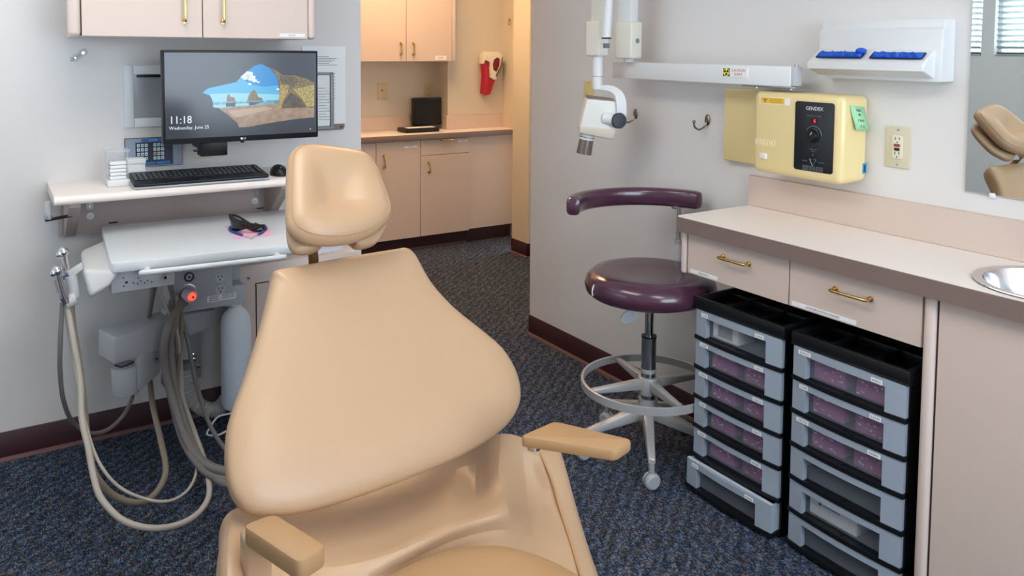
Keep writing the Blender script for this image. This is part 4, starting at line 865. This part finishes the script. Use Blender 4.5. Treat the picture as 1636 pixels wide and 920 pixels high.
# sticky note
nt0 = P(1358, 168, 'y', yB-.002); nt1 = P(1381, 171, 'y', yB-.002); nb0 = P(1368, 208, 'y', yB-.012); nb1 = P(1390, 209, 'y', yB-.012)
b = MB(); b.grid(mat('green_note', 'a5dcae', .7), [[nt0, nt1], [(nt0*2+nb0)/3-Y*-.002, (nt1*2+nb1)/3-Y*-.002], [(nt0+nb0*2)/3, (nt1+nb1*2)/3], [nb0, nb1]])
for k, (s_, zz) in enumerate((('XXX', .18), ('85', .36), ('1 7 0 1', .60), ('C  C', .85))): q = (nt0*(1-zz)+nb0*zz+nt1*(1-zz)+nb1*zz)/2-Y*.0012; b.text(ink, s_, .011, q, (nt1-nt0), (nt0-nb0), ext=.0001)
o = b.build('sticky_note'); sd = o.modifiers.new('th', 'SOLIDIFY'); sd.thickness = .0005; tag(o, 'green sticky note on the side of the x-ray control box', 'sticky note')
# ---- glove dispenser
t = thing('glove_dispenser', 'white double dispenser with blue gloves on the right wall', 'dispenser', (XW, 1.44, 1.37))
y0d, y1d = 1.2375, 1.636; z0d, z1d = 1.368, 1.546
MB().prism(whitep, [(0, z0d), (-.070, z0d), (-.066, z1d-.03), (-.052, z1d-.022), (-.052, z1d), (0, z1d)], (XW, 0, 0), X, Z, Y, y0d, y1d, .004, 3).build('housing', t)
bx = XW-.066
MB().prism(whitep, [(-.055, z0d+.004), (-.088, z0d+.016), (-.128, z0d+.030), (-.128, z0d+.048), (-.070, z0d+.090), (-.055, z0d+.092)], (XW, 0, 0), X, Z, Y, y0d+.018, y1d-.002, .005, 3).build('chute', t)
sl0, sl1 = V3((XW-.128, 0, z0d+.048)), V3((XW-.070, 0, z0d+.090)); sU = (sl1-sl0).normalized(); sN = V3((-sU.z, 0, sU.x)); sc_ = (sl0+sl1)/2
blue = mat('nitrile_blue', '1857c8', .45)
for k, (ya_, yb_) in enumerate(((1.613, 1.455), (1.430, 1.268))):
    b = MB(); b.prism(mat('slot_dark', '0c1b44', .6), rrect(ya_-yb_, .030, .003), sc_+Y*(ya_+yb_)/2, -Y, sU, sN, .004, .0062); b.build('slot', t)
    b = MB(); rows = []; rr = random.Random(k)
    for i in range(5):
        rw = []
        for j in range(26):
            hgt = 0.006+.010*rr.random() if 0 < i < 4 and 0 < j < 25 else .0055
            rw.append(sc_+Y*(ya_-.004-(ya_-yb_-.008)*j/25)+sU*(-.012+.024*i/4)+sN*hgt)
        rows.append(rw)
    b.grid(blue, rows)
    if k == 0: b.ball(blue, sc_+Y*(yb_+.012)+sU*.012+sN*.012, .014, (1, 1.2, .7))
    o = b.build('gloves'); sd = o.modifiers.new('th', 'SOLIDIFY'); sd.thickness = .0012
    tag(o, ('blue gloves bunched in the left slot of the dispenser', 'blue gloves filling the right slot of the dispenser')[k], 'gloves', 'blue gloves in the dispenser')
# ---- GFCI, hooks, plate, mirror
p = RW(1436, 235); b = MB(); outlet(b, (XW, p.y, p.z), -Y, -X, 'gfci', 1.0, mat('almond2', 'd0c7ad', .4)); tag(b.build('wall_outlet'), 'almond GFCI outlet with red and black buttons beside the control box', 'outlet')
p = RW(942, 150); b = MB(); outlet(b, (XW, p.y, p.z), -Y, -X, 'blank', .95, mat('almond3', 'd9c78d', .4)); b.box(MATS['almond3'], (XW-.016, p.y-.004, p.z-.008), (XW-.005, p.y+.004, p.z+.008), .001); tag(b.build('switch_plate'), 'yellowed light switch plate behind the x-ray head', 'wall plate')
nick = mat('aged_nickel', '8d857a', .25, 1)
def robe_hook(px_, py_, label):
    p = RW(px_, py_); p.x = XW
    t = thing('robe_hook', label, 'hook', p, 'curled metal robe hooks on the right wall')
    MB().ball(nick, p+V3((-.002, 0, .006)), .016, (.35, .85, 1.35)).build('back_plate', t)
    b = MB(); b.tube(nick, [p+V3((-.006, 0, -.004)), p+V3((-.018, .004, -.022)), p+V3((-.040, .008, -.030)), p+V3((-.060, .010, -.018)), p+V3((-.064, .010, -.002))], .0038, 10, 6); b.ball(nick, p+V3((-.064, .010, .001)), .0065); b.build('hook_arm', t)
robe_hook(1016, 184, 'curled metal robe hook just right of the x-ray head'); robe_hook(1131, 194, 'curled metal robe hook left of the cream control box')
mz = RW(1548, 306).z; my = RW(1547, 200).y
t = thing('wall_mirror', 'frameless wall mirror at the right edge reflecting the blinds', 'mirror', (XW, .6, mz))
MB().box(mat('mirror_glass', 'dfe6e4', .01, 1), (XW-.006, -.3, mz), (XW, my, 1.95), .0015, 1).build('glass', t)
b = MB()
for yy in (my-.075, .3): b.box(mat('mirror_clip_m', 'e4e8ee', .1), (XW-.009, yy-.008, mz-.007), (XW, yy+.008, mz+.006), .002)
b.build('clip', t)

# ---- x-ray arm
t = thing('xray_machine', 'white folding dental x-ray arm on a wall rail with tube head', 'x-ray machine', (2.2, 1.7, 1.33))
wz0, wz1 = 1.336, 1.402
MB().box(whitep, (2.17, 1.69, wz0), (2.215, 2.567, wz1), .003).build('rail_arm', t)
MB().box(unitg, (2.175, 1.675, wz0+.004), (2.21, 1.692, wz1-.002), .001).cyl(steel, (2.2, 1.69, 1.40), (2.2, 1.69, 1.407), .008).build('rail_end_cap', t)
b = MB(); b.box(unitg, (2.21, 1.80, 1.342), (XW, 1.88, 1.398), .003); b.box(steel, (2.185, 1.68, 1.330), (2.26, 1.90, 1.336), .001); b.cyl(steel, (2.19, 1.84, 1.326), (2.19, 1.84, 1.336), .005).cyl(steel, (2.19, 1.70, 1.326), (2.19, 1.70, 1.336), .005).build('wall_bracket', t)
b = MB(); a_ = P(1155, 108, 'x', 2.17); c_ = P(1195, 123, 'x', 2.17); yy0, yy1 = a_.y, c_.y; zc_ = (a_.z+c_.z)/2-.001
b.box(paper, (2.168, yy1, zc_-.016), (2.1705, yy0, zc_+.016)); yb_ = P(1161, 115, 'x', 2.17).y; b.box(blackm, (2.1676, yb_-.0155, zc_-.014), (2.1682, yb_+.0145, zc_+.014)); b.cyl(mat('sign_yellow', 'e5dc45', .5), (2.1676, yb_-.0005, zc_), (2.1672, yb_-.0005, zc_), .0138, n=28); trefoil(b, blackm, (2.1672, yb_-.0005, zc_), -Y, Z, -X, .0105)
redt = mat('sign_red', 'c0303c', .6); b.text(redt, 'CAUTION', .0135, (2.1676, (yb_+yy1)/2-.006, zc_+.007), -Y, Z, ext=.0001); b.text(redt, 'X-RAY', .0125, (2.1676, (yb_+yy1)/2-.006, zc_-.006), -Y, Z, ext=.0001); b.build('caution_sign', t)
def rot_block(m, cpx, cpy0, cpy1, xp, wl, wr, name, ang=43, bev=.008):
    c = P(cpx, cpy0, 'x', xp); d_ = P(cpx, cpy1, 'x', xp); vh = V3((FW.x, FW.y, 0)).normalized(); rh = V3((RT.x, RT.y, 0)).normalized()
    l = (-rh+vh*1.0).normalized(); r2 = (rh+vh*1.0).normalized()
    b = MB(); b.frame_box(m, (c.x, c.y, 0), l, r2, Z, (0, wl), (0, wr), (d_.z, c.z), bev, 3); return b, c, d_, l, r2
cb = mat('block_beige', 'd6d0bd', .4)
b, c, d_, l, r2 = rot_block(mat('block_white', 'e2ded2', .35), 1009, 34, 94, 2.13, .086, .074, 'elbow_block'); b.cyl(mat('lens_grey', '8a8d92', .4), c+r2*.038+V3((0, 0, -.075)), c+r2*.038+V3((0, 0, -.075))+r2.cross(Z)*.002*1, .009) ; b.build('elbow_block', t)
nR = (r2.cross(Z)); nR = nR if nR.dot(FW) < 0 else -nR
kb_ = c+r2*.040+Z*-.076
MB().lathe(mat('ring_grey', '80848a', .4), [(.0, .001), (.004, .002), (.006, .0), (.010, .0), (.010, .003), (.006, .003)], kb_, nR, 20).build('lock_screw', t)
MB().cyl(white2, c+(l+r2)*.04+V3((0, 0, wz1-c.z)), c+(l+r2)*.04+V3((0, 0, d_.z-c.z+.004)), .022).build('pivot', t)
b = MB(); b.frame_box(whitep, (c.x, c.y, 0), l, r2, Z, (.012, .074), (.006, .060), (c.z-.004, CZ-.25), .004); b.build('upper_arm', t)
b, c, d_, l, r2 = rot_block(mat('block_white', 'e2ded2', .35), 958, 34, 90, 2.02, .072, .060, 'head_block')
b.build('elbow_block', t)
b = MB(); b.frame_box(MATS['block_white'], (c.x, c.y, 0), l, r2, Z, (.008, .052), (.008, .05), (c.z-.004, CZ-.25), .004); b.build('lower_arm', t)
a0 = P(969, 58, 'x', 2.0); MB().tube(whitep, [a0, P(977, -60, 'x', 2.0), P(990, -200, 'x', 2.0)], .0165, 16, 3).build('spring_tube', t)
MB().cyl(whitep, P(969, 62, 'x', 2.0), P(969, 56, 'x', 2.0), .018, n=20).cyl(darkink, P(969, 62, 'x', 2.0), P(969, 60, 'x', 2.0), .0186, n=20).build('tube_cap', t)
kk_ = P(968, 73, 'x', 2.0); MB().box(mat('key_grey', '6d7176', .4), kk_+V3((-.007, -.009, -.009)), kk_+V3((.012, .009, .009)), .001).build('latch', t)
pc0 = c+(l+r2)*.034; hx_ = pc0.x; hy_ = pc0.y
zp = P(954, 141, 'x', 2.05).z
MB().cyl(whitep, (hx_, hy_, d_.z+.005), (hx_, hy_, zp), .021, n=28).cyl(darkink, (hx_, hy_, P(954, 122, 'x', 2.05).z), (hx_, hy_, P(954, 121.3, 'x', 2.05).z), .0214, n=28).build('pivot_post', t)
hd = pc0.dot(V3((FW.x, FW.y, 0)).normalized())
hn = V3((FW.x, FW.y, 0)).normalized()
def HPt(x_, y_, o_=0): return PP(x_, y_, hn, hd+o_)
rh = V3((RT.x, RT.y, 0)).normalized()
# yoke: flat curved band
yk_ = [(948, 141), (960, 139.5), (975, 141), (985, 148), (989, 158), (990, 172), (990, 186)]
pts = catmull([HPt(*q) for q in yk_], 5); b = MB(); tt = bmesh.new(); rows = []
for i, p in enumerate(pts):
    d = (pts[min(i+1, len(pts)-1)]-pts[max(i-1, 0)]).normalized(); s_ = d.cross(hn).normalized()
    w_ = .005+.014*min(1, i/len(pts)*1.6); off = -hn*.05*min(1, i/len(pts)*1.4)
    rows.append([tt.verts.new(p+off+s_*w_-hn*.010), tt.verts.new(p+off+s_*w_+hn*.010), tt.verts.new(p+off-s_*w_+hn*.010), tt.verts.new(p+off-s_*w_-hn*.010)])
for a, b2 in zip(rows, rows[1:]):
    for j in range(4): tt.faces.new((a[j], a[(j+1) % 4], b2[(j+1) % 4], b2[j]))
tt.faces.new(rows[0]); tt.faces.new(rows[-1][::-1]); bmesh.ops.recalc_face_normals(tt, faces=tt.faces)
yo = rh
# yoke drawn turned 35 degrees so that its broad side shows
b.add(tt, whitep); b.build('yoke', t)
kc_ = HPt(990, 193, -.075)
MB().cyl(whitep, HPt(966, 188, -.035), HPt(984, 192, -.058), .026, .022, 28).build('yoke_collar', t)
MB().lathe(mat('knob_navy', '1d2733', .35), [(.0, -.02), (.029, -.02), (.031, -.004), (.028, 0), (0, 0.001)], kc_, -hn*.9+rh*.25, 36).build('tilt_knob', t)
# head
head = mat('head_white', 'e3e1dc', .35)
hp = [(936, 156), (980, 160), (986, 165), (984, 208), (977, 222), (924, 211), (925, 199)]
cen = HPt(955, 188); U_ = rh; 
def loc(q): v = HPt(*q)-cen; return (v.dot(rh), v.z)
MB().prism(head, [loc(q) for q in hp], cen, rh, Z, hn, -.045, .055, .012, 4, smooth=True).build('tube_head', t)
MB().prism(mat('head_beige', 'cfc7b8', .4), [loc(q) for q in ((924.5, 199), (983, 205), (977, 221.5), (924, 211))], cen, rh, Z, hn, -.0465, .0565, .006, 3).build('head_band', t)
MB().prism(mat('brown_seam', '76665c', .5), [loc(q) for q in ((938, 152.5), (979, 157.5), (980, 160.5), (937, 156.5))], cen, rh, Z, hn, -.04, .05, .001).build('head_seam', t)
ca, cb_ = HPt(939, 212), HPt(932.5, 247); dd = (cb_-ca).normalized()
MB().cyl(whitep, ca, ca+dd*.028, .030, .0285, 32).cyl(darkink, ca+dd*.017, ca+dd*.019, .0305, .0305, 32).build('collar', t)
MB().lathe(mat('smoky_cone', '6e625a', .15, alpha=.9, spec=.7), [(.0285, 0), (.031, .058), (.028, .058), (.026, .004)], ca+dd*.028, dd, 36).cyl(mat('cone_inner', '54463e', .4), ca+dd*.028, ca+dd*.032, .027, n=24).build('aiming_cone', t)

# ================================================================== STOOL
sx, sy = 1.97, 2.105
vh = V3((FW.x, FW.y, 0)).normalized()
t = thing('operator_stool', 'plum vinyl operator stool with curved arm support and grey foot ring', 'stool', (sx, sy, 0))
sz = .655
b = MB(); b.lathe(plum, [(0, sz+.002), (.10, sz+.004), (.17, sz+.014), (.205, sz+.008), (.226, sz-.012), (.233, sz-.036), (.228, sz-.058), (.214, sz-.070), (.19, sz-.074), (0, sz-.074)], (sx, sy, 0), n=64)
b.build('seat', t)
MB().lathe(greym, [(0, 0), (.19, 0), (.185, -.006), (0, -.007)], (sx, sy, sz-.0745), n=40).box(greym, (sx-.07, sy-.05, sz-.095), (sx+.07, sy+.05, sz-.079), .004).build('seat_plate', t)
cr = P(947, 460, 'y', sy-.1)
a_ = (-rh*.92-vh*.39).normalized()
MB().tube(paper, [V3((sx, sy, sz-.014))+a_*.2275, V3((sx, sy, sz-.034))+a_*.2335, V3((sx, sy, sz-.052))+a_*.2325], .0022, 6, 3).build('tear', t)
MB().lathe(greym, [(.045, sz-.095), (.03, sz-.115), (.02, sz-.125), (.0, sz-.125)], (sx, sy, 0)).build('hub', t)
MB().cyl(chrome, (sx, sy, .34), (sx, sy, sz-.12), .0155).build('gas_piston', t)
MB().cyl(mat('dark_chrome', '9fa2a8', .28, 1), (sx, sy, .2), (sx, sy, .43), .026, n=28).cyl(blackp, (sx, sy, .428), (sx, sy, .434), .027, n=28).cyl(greym, (sx, sy, .30), (sx, sy, .315), .0275, n=28).build('column', t)
# lever
pl = V3((sx, sy, sz-.10)); le = pl-rh*.058-Z*.030-vh*.03
b = MB(); b.tube(greym, [pl-rh*.015, pl-rh*.04-vh*.02-Z*.012, le], .005, 8, 4); b.build('lever', t)
b = MB(); b.prism(white2, [(.03*cos(a_i*pi/9)*1.15, .022*sin(a_i*pi/9)) for a_i in range(18)], le-rh*.02-Z*.012-vh*.006, (-rh*.85-Z*.5).normalized(), (-rh*.5+Z*.85).normalized(), vh, -.006, .006, .003)
for i in range(5): b.frame_box(unitg, le-rh*.02-Z*.012-vh*.0125, (-rh*.85-Z*.5).normalized(), (-rh*.5+Z*.85).normalized(), vh, (-.018+i*.008, -.016+i*.008), (-.014, .014), (-.0008, .0005))
b.build('lever_paddle', t)
# foot ring
fz, fr_ = .262, .237
b = MB(); b.lathe(greym, [(fr_, .014), (fr_+.004, .012), (fr_+.004, -.014), (fr_, -.016), (fr_-.006, -.014), (fr_-.006, .012), (fr_, .014)], (sx, sy, fz), n=72); b.build('foot_ring', t)
MB().cyl(greym, (sx, sy, fz-.04), (sx, sy, fz+.022), .036, n=28, bev=.004).build('ring_hub', t)
for k in range(4):
    a = radians(20+90*k)
    d = -vh*cos(a)+rh*sin(a); s_ = d.cross(Z)
    MB().hexa(greym, [V3((sx, sy, fz-.02))+d*.03-s_*.014, V3((sx, sy, fz-.01))+d*(fr_-.004)-s_*.010, V3((sx, sy, fz-.01))+d*(fr_-.004)+s_*.010, V3((sx, sy, fz-.02))+d*.03+s_*.014,
                      V3((sx, sy, fz+.016))+d*.03-s_*.014, V3((sx, sy, fz+.006))+d*(fr_-.004)-s_*.010, V3((sx, sy, fz+.006))+d*(fr_-.004)+s_*.010, V3((sx, sy, fz+.016))+d*.03+s_*.014], .004).build('ring_spoke', t)
# base legs and casters
MB().cyl(greym, (sx, sy, .135), (sx, sy, .205), .040, .034, 28).build('base_hub', t)
foot = V3((1.818, 1.918, 0)); L0 = (foot-V3((sx, sy, 0))); Lr = L0.length; a0 = math.atan2(L0.y, L0.x)
cast = mat('caster_grey', 'a3a8ae', .4)
for k in range(5):
    a = a0+2*pi*k/5; d = V3((cos(a), sin(a), 0)); s_ = d.cross(Z); c0_ = V3((sx, sy, 0))
    ln = .245
    lg = MB(); lg.hexa(greym, [c0_+d*.02-s_*.022+Z*.135, c0_+d*ln-s_*.013+Z*.085, c0_+d*ln+s_*.013+Z*.085, c0_+d*.02+s_*.022+Z*.135, c0_+d*.02-s_*.018+Z*.185, c0_+d*ln-s_*.011+Z*.105, c0_+d*ln+s_*.011+Z*.105, c0_+d*.02+s_*.018+Z*.185], .005)
    l_ = lg.build('leg', t)
    w0 = c0_+d*(ln-.005)
    cs_ = MB(); cs_.cyl(greym, w0+Z*.05, w0+Z*.09, .010)
    ws = (rh*.9+vh*.2).normalized() if k == 0 else V3((cos(a+1.9), sin(a+1.9), 0))
    ws = (-vh*.8+rh*.3).normalized() if k == 0 else ws
    for sgn in (-1, 1): cs_.lathe(cast, [(0, .016), (.020, .017), (.027, .010), (.028, 0), (0, 0)], w0+Z*.029+ws*sgn*.003, ws*sgn, 28)
    cs_.build('caster', l_)
# curved support
pts = []
for i in range(11):
    a = radians(176-(176-40)*i/10); pts.append(V3((sx, sy, 0))+rh*.278*cos(a)+vh*.25*sin(a)+Z*(.890-.0*i))
b = MB(); tt = bmesh.new(); rows = []; pc_ = catmull(pts, 5); n_ = len(pc_)
for i, p in enumerate(pc_):
    d = (pc_[min(i+1, n_-1)]-pc_[max(i-1, 0)]).normalized(); s_ = d.cross(Z).normalized(); e_ = min(i, n_-1-i)/n_
    k_ = min(1, (1-(1-min(1, e_/.045))**2)**.5*.65+.35) if e_ < .045 else 1
    rows.append([tt.verts.new(p+s_*.026*k_*abs(cos(q))**.6*(1 if cos(q) > 0 else -1)+Z*.034*k_*abs(sin(q))**.6*(1 if sin(q) > 0 else -1)) for q in [2*pi*j/20+.01 for j in range(20)]])
for a, b2 in zip(rows, rows[1:]):
    for j in range(20): tt.faces.new((a[j], a[(j+1) % 20], b2[(j+1) % 20], b2[j]))
tt.faces.new(rows[0]); tt.faces.new(rows[-1][::-1]); bmesh.ops.recalc_face_normals(tt, faces=tt.faces); b.add(tt, plum); b.build('body_support', t)
pq = pc_[int(n_*.86)]; pq = V3((pq.x, pq.y, 0)); po = V3((sx, sy, 0))
b = MB(); b.cyl(steel, pq+Z*.70, pq+Z*.87, .0095).cyl(white2, pq+Z*.55, pq+Z*.72, .0155, n=24).cyl(greym, pq+Z*.715, pq+Z*.73, .017, n=24); b.tube(greym, [pq+Z*.56, pq*.75+po*.25+Z*.522, po+Z*(sz-.09)], .011, 10, 4); b.box(steel, pq+V3((-.03, -.012, .85)), pq+V3((.03, .012, .862)), .003); b.build('support_post', t)

# ================================================================== DENTAL CHAIR
CL = V3((.99, .139, 0)).normalized(); CF = V3((.139, -.99, 0)).normalized(); CB = -CF
t = CH = thing('dental_chair', 'tan leather dental chair with padded headrest and armrests', 'dental chair', (.8, 1.3, 0))
def mkplane(d0, z0, slope):   # CB.p - slope*(z-z0) = d0
    n = V3((CB.x, CB.y, -slope)); c = d0-slope*z0; return n, c
def cushion(m, outline, n, c, tf, tb, name, parent, crater=0, power=2.2, rings=9, sm=3, shrink=.0):
    P3 = [PP(x_, y_, n, c) for x_, y_ in outline]; P3 = catmull(P3, sm, True); N = V3(n).normalized()
    if N.dot(FW) > 0: N = -N
    cen = sum(P3, V3())/len(P3); rows = []
    def ring(s_, h): return [cen+(p-cen)*s_+N*h for p in P3]
    prof = []
    for i in range(rings+1):
        s_ = i/rings
        if s_ < .01: s_ = .0005
        e = max(0, (s_-.62)/.38); h = tf*(max(0, 1-e**power))**(1/power)
        if crater: h -= crater*math.exp(-(s_/.42)**2.5)
        prof.append((s_, h))
    for s_ in (.97, .99): prof.insert(-1, (s_, tf*(max(0, 1-((s_-.62)/.38)**power))**(1/power)))
    back = [(.995, -tb*.35), (.975, -tb*.72), (.93, -tb*.93), (.82, -tb), (.5, -tb), (.01, -tb)]
    rows = [ring(s_, h) for s_, h in prof]+[ring(s_, h) for s_, h in back]
    b = MB(); b.grid(m, rows, closed=True); o = b.build(name, parent); return o, P3, N, cen
nB, cB = mkplane(1.457, .65, .77)
back_out = [(436, 445), (438, 433), (470, 427), (517, 418), (560, 410), (591, 405), (630, 399), (647, 397), (662, 408), (687, 452), (724, 493), (765, 526), (800, 556), (822, 590), (831, 625), (826, 655), (800, 688), (745, 724), (670, 757), (588, 788), (510, 812), (460, 821), (402, 819), (378, 800), (366, 770), (362, 725), (366, 680), (378, 640), (394, 595), (410, 545), (424, 495), (432, 460)]
o, P3, N, cen = cushion(tan, back_out, nB, cB, .030, .055, 'backrest', t, rings=12, power=2.3)
# back shell behind
MB().frame_box(mat('shell_grey', 'b8b3aa', .5), cen-N*.058, CL, N.cross(CL), N, (-.12, .12), (-.16, .18), (-.02, .002), .01).build('back_shell', t)
nH, cH = mkplane(1.685, 1.06, 1.0)
head_out = [(459, 262), (466, 243), (485, 234), (525, 237), (574, 245), (594, 259), (610, 294), (623, 332), (622, 350), (604, 369), (575, 383), (545, 389), (512, 390), (484, 384), (464, 371), (457, 352), (457, 310)]
n2, c2_ = nH, cH
o, P3, N, hcen = cushion(tan, head_out, n2, c2_, .036, .020, 'headrest', t, crater=.030, rings=14, power=2.0)
seam = [hcen+(p-hcen)*.93+N*.0205 for p in P3]
MB().tube(mat('piping_tan', 'b58d62', .5), seam, .0016, 6, 0, closed=True).build('piping', o)
lob = [(461, 330), (458, 372), (464, 396), (478, 404), (500, 402), (516, 391), (522, 378), (562, 378), (568, 392), (580, 395), (600, 389), (611, 374), (618, 350), (600, 300), (560, 280), (490, 290)]
N_ = N; nn = V3(nH); off = .050*nn.length
cushion(tan, lob, nH, cH+off, .018, .018, 'neck_cushion', t, rings=7)
b = MB(); pa = PP(500, 395, nH, cH+off*1.3); pb_ = PP(502, 440, nB, cB+.10)
b.tube(mat('bronze_bar', '8d6a45', .35, .6), [pa, (pa+pb_)/2, pb_], .012, 10, 3); b.frame_box(whitep, pa+CL*.03, CL, Z, CB, (-.03, .05), (-.02, .03), (0, .03), .004); b.build('headrest_bar', t)
# upholstery tub between backrest and seat
def D(x_, y_, d): return PP(x_, y_, CB, d)
tubg = [
 [(366, 812, 1.50), (400, 806, 1.52), (450, 800, 1.56), (520, 792, 1.62), (600, 775, 1.62), (680, 745, 1.62), (740, 715, 1.58), (772, 700, 1.50), (800, 690, 1.46), (832, 696, 1.44), (864, 714, 1.41), (884, 716, 1.40), (902, 722, 1.385)],
 [(368, 830, 1.44), (396, 826, 1.45), (445, 832, 1.50), (520, 825, 1.56), (600, 805, 1.56), (680, 775, 1.56), (735, 745, 1.53), (758, 742, 1.50), (800, 716, 1.42), (836, 716, 1.42), (868, 730, 1.38), (886, 732, 1.37), (908, 738, 1.36)],
 [(364, 850, 1.38), (392, 845, 1.40), (440, 856, 1.42), (515, 850, 1.42), (600, 830, 1.42), (675, 800, 1.42), (726, 775, 1.40), (758, 786, 1.46), (792, 756, 1.34), (838, 755, 1.42), (876, 768, 1.34), (896, 772, 1.33), (918, 776, 1.32)],
 [(363, 875, 1.33), (388, 872, 1.34), (440, 882, 1.36), (515, 880, 1.34), (595, 868, 1.31), (665, 845, 1.31), (715, 815, 1.30), (762, 806, 1.36), (808, 790, 1.27), (842, 795, 1.38), (886, 812, 1.29), (906, 816, 1.28), (930, 818, 1.27)],
 [(362, 905, 1.29), (388, 905, 1.30), (440, 908, 1.31), (510, 908, 1.29), (590, 898, 1.225), (660, 872, 1.215), (725, 845, 1.215), (775, 828, 1.225), (818, 815, 1.21), (842, 830, 1.32), (894, 846, 1.24), (916, 850, 1.23), (941, 854, 1.22)],
 [(364, 940, 1.25), (390, 940, 1.26), (440, 945, 1.27), (510, 945, 1.26), (590, 930, 1.23), (655, 893, 1.245), (720, 862, 1.265), (772, 848, 1.265), (812, 842, 1.25), (850, 858, 1.27), (902, 880, 1.20), (926, 884, 1.19), (952, 888, 1.18)],
 [(366, 975, 1.22), (392, 975, 1.22), (440, 980, 1.22), (510, 980, 1.21), (590, 960, 1.20), (650, 925, 1.215), (710, 888, 1.22), (768, 874, 1.225), (816, 878, 1.21), (860, 892, 1.20), (912, 914, 1.16), (936, 918, 1.15), (964, 920, 1.14)],
 [(368, 1010, 1.18), (394, 1010, 1.18), (440, 1015, 1.17), (510, 1010, 1.16), (590, 990, 1.16), (650, 950, 1.18), (708, 910, 1.19), (768, 892, 1.19), (816, 896, 1.18), (862, 910, 1.17), (920, 948, 1.12), (946, 952, 1.11), (976, 955, 1.10)]]
b = MB(); G = [[D(*q) for q in r_] for r_ in tubg]
# outer flanks wrap down to the chair base
for i, r_ in enumerate(G):
    lft = r_[0]; rgt = r_[-1]
    r_.insert(0, lft-CL*.015+Z*-.05+CB*.03); r_.insert(0, lft-CL*.005+Z*-.16+CB*.03)
    r_.append(rgt+CL*.006-Z*.05+CB*.03); r_.append(rgt-CL*.02-Z*.18+CB*.03)
b.grid(tan, G); o = b.build('seat_surround', t, sub=2)
# piping on the right flank
MB().tube(mat('piping_tan', 'c39a62'), [D(x_, y_, d)-FW*.004 for x_, y_, d in ((862, 722, 1.40), (872, 742, 1.37), (884, 772, 1.33), (896, 815, 1.28), (908, 852, 1.23), (918, 885, 1.19), (930, 925, 1.14))], .0035, 8, 5).build('side_piping', t)
# seat cushion
seat_out = [(575, 965), (600, 940), (640, 915), (700, 889), (767, 877), (822, 881), (883, 902), (925, 925), (960, 955), (985, 1000), (990, 1080), (930, 1240), (760, 1300), (600, 1230), (545, 1100), (552, 1010)]
cushion(tan2, seat_out, V3((0, 0, 1)), .485, .022, .05, 'seat_cushion', t, rings=12, power=2.4)
# armrests
def arm(top, zt, th, nm):
    q = [P(x_, y_, 'z', zt) for x_, y_ in top]; b = MB()
    poly = []
    b2 = quad_prism(tan2, q, zt-th, zt, .016, .006); return b2.build('armrest', t), q
AZ = .66
oL, qL = arm([(386, 838), (438, 818), (524, 871), (478, 899)], AZ, .034, 'l')
oR, qR = arm([(829, 696), (886, 671), (1012, 701), (984, 720)], AZ, .024, 'r')
cL = (qL[0]+qL[1])*.5; cR = (qR[0]+qR[1])*.5
MB().box(tan, cL+V3((-.02, .0, -.13)), cL+V3((.025, .05, -.034)), .012, 3).build('arm_support', t)
pr = P(862, 714, 'z', AZ-.03); b = MB(); b.cyl(chrome, pr+V3((.0, .02, .008)), pr+V3((.0, .02, -.012)), .014); b.frame_box(chrome, pr, (qR[3]-qR[0]).normalized(), Z.cross((qR[3]-qR[0]).normalized()), Z, (-.035, .04), (-.01, .01), (.0, .006), .002); b.build('arm_hinge', t)
# pedestal
b = MB(); pc2 = V3((.76, 1.15, 0)); b.frame_box(tan2, pc2, CL, CB, Z, (-.17, .17), (-.35, .06), (.22, .40), .03, 3); b.build('seat_base', t)
b = MB(); b.frame_box(mat('shell_grey', 'b8b3aa'), pc2, CL, CB, Z, (-.11, .11), (-.2, .2), (.05, .24), .02, 3); b.frame_box(MATS['shell_grey'], pc2, CL, CB, Z, (-.24, .24), (-.42, .32), (0, .055), .015, 3); b.build('pedestal', t)
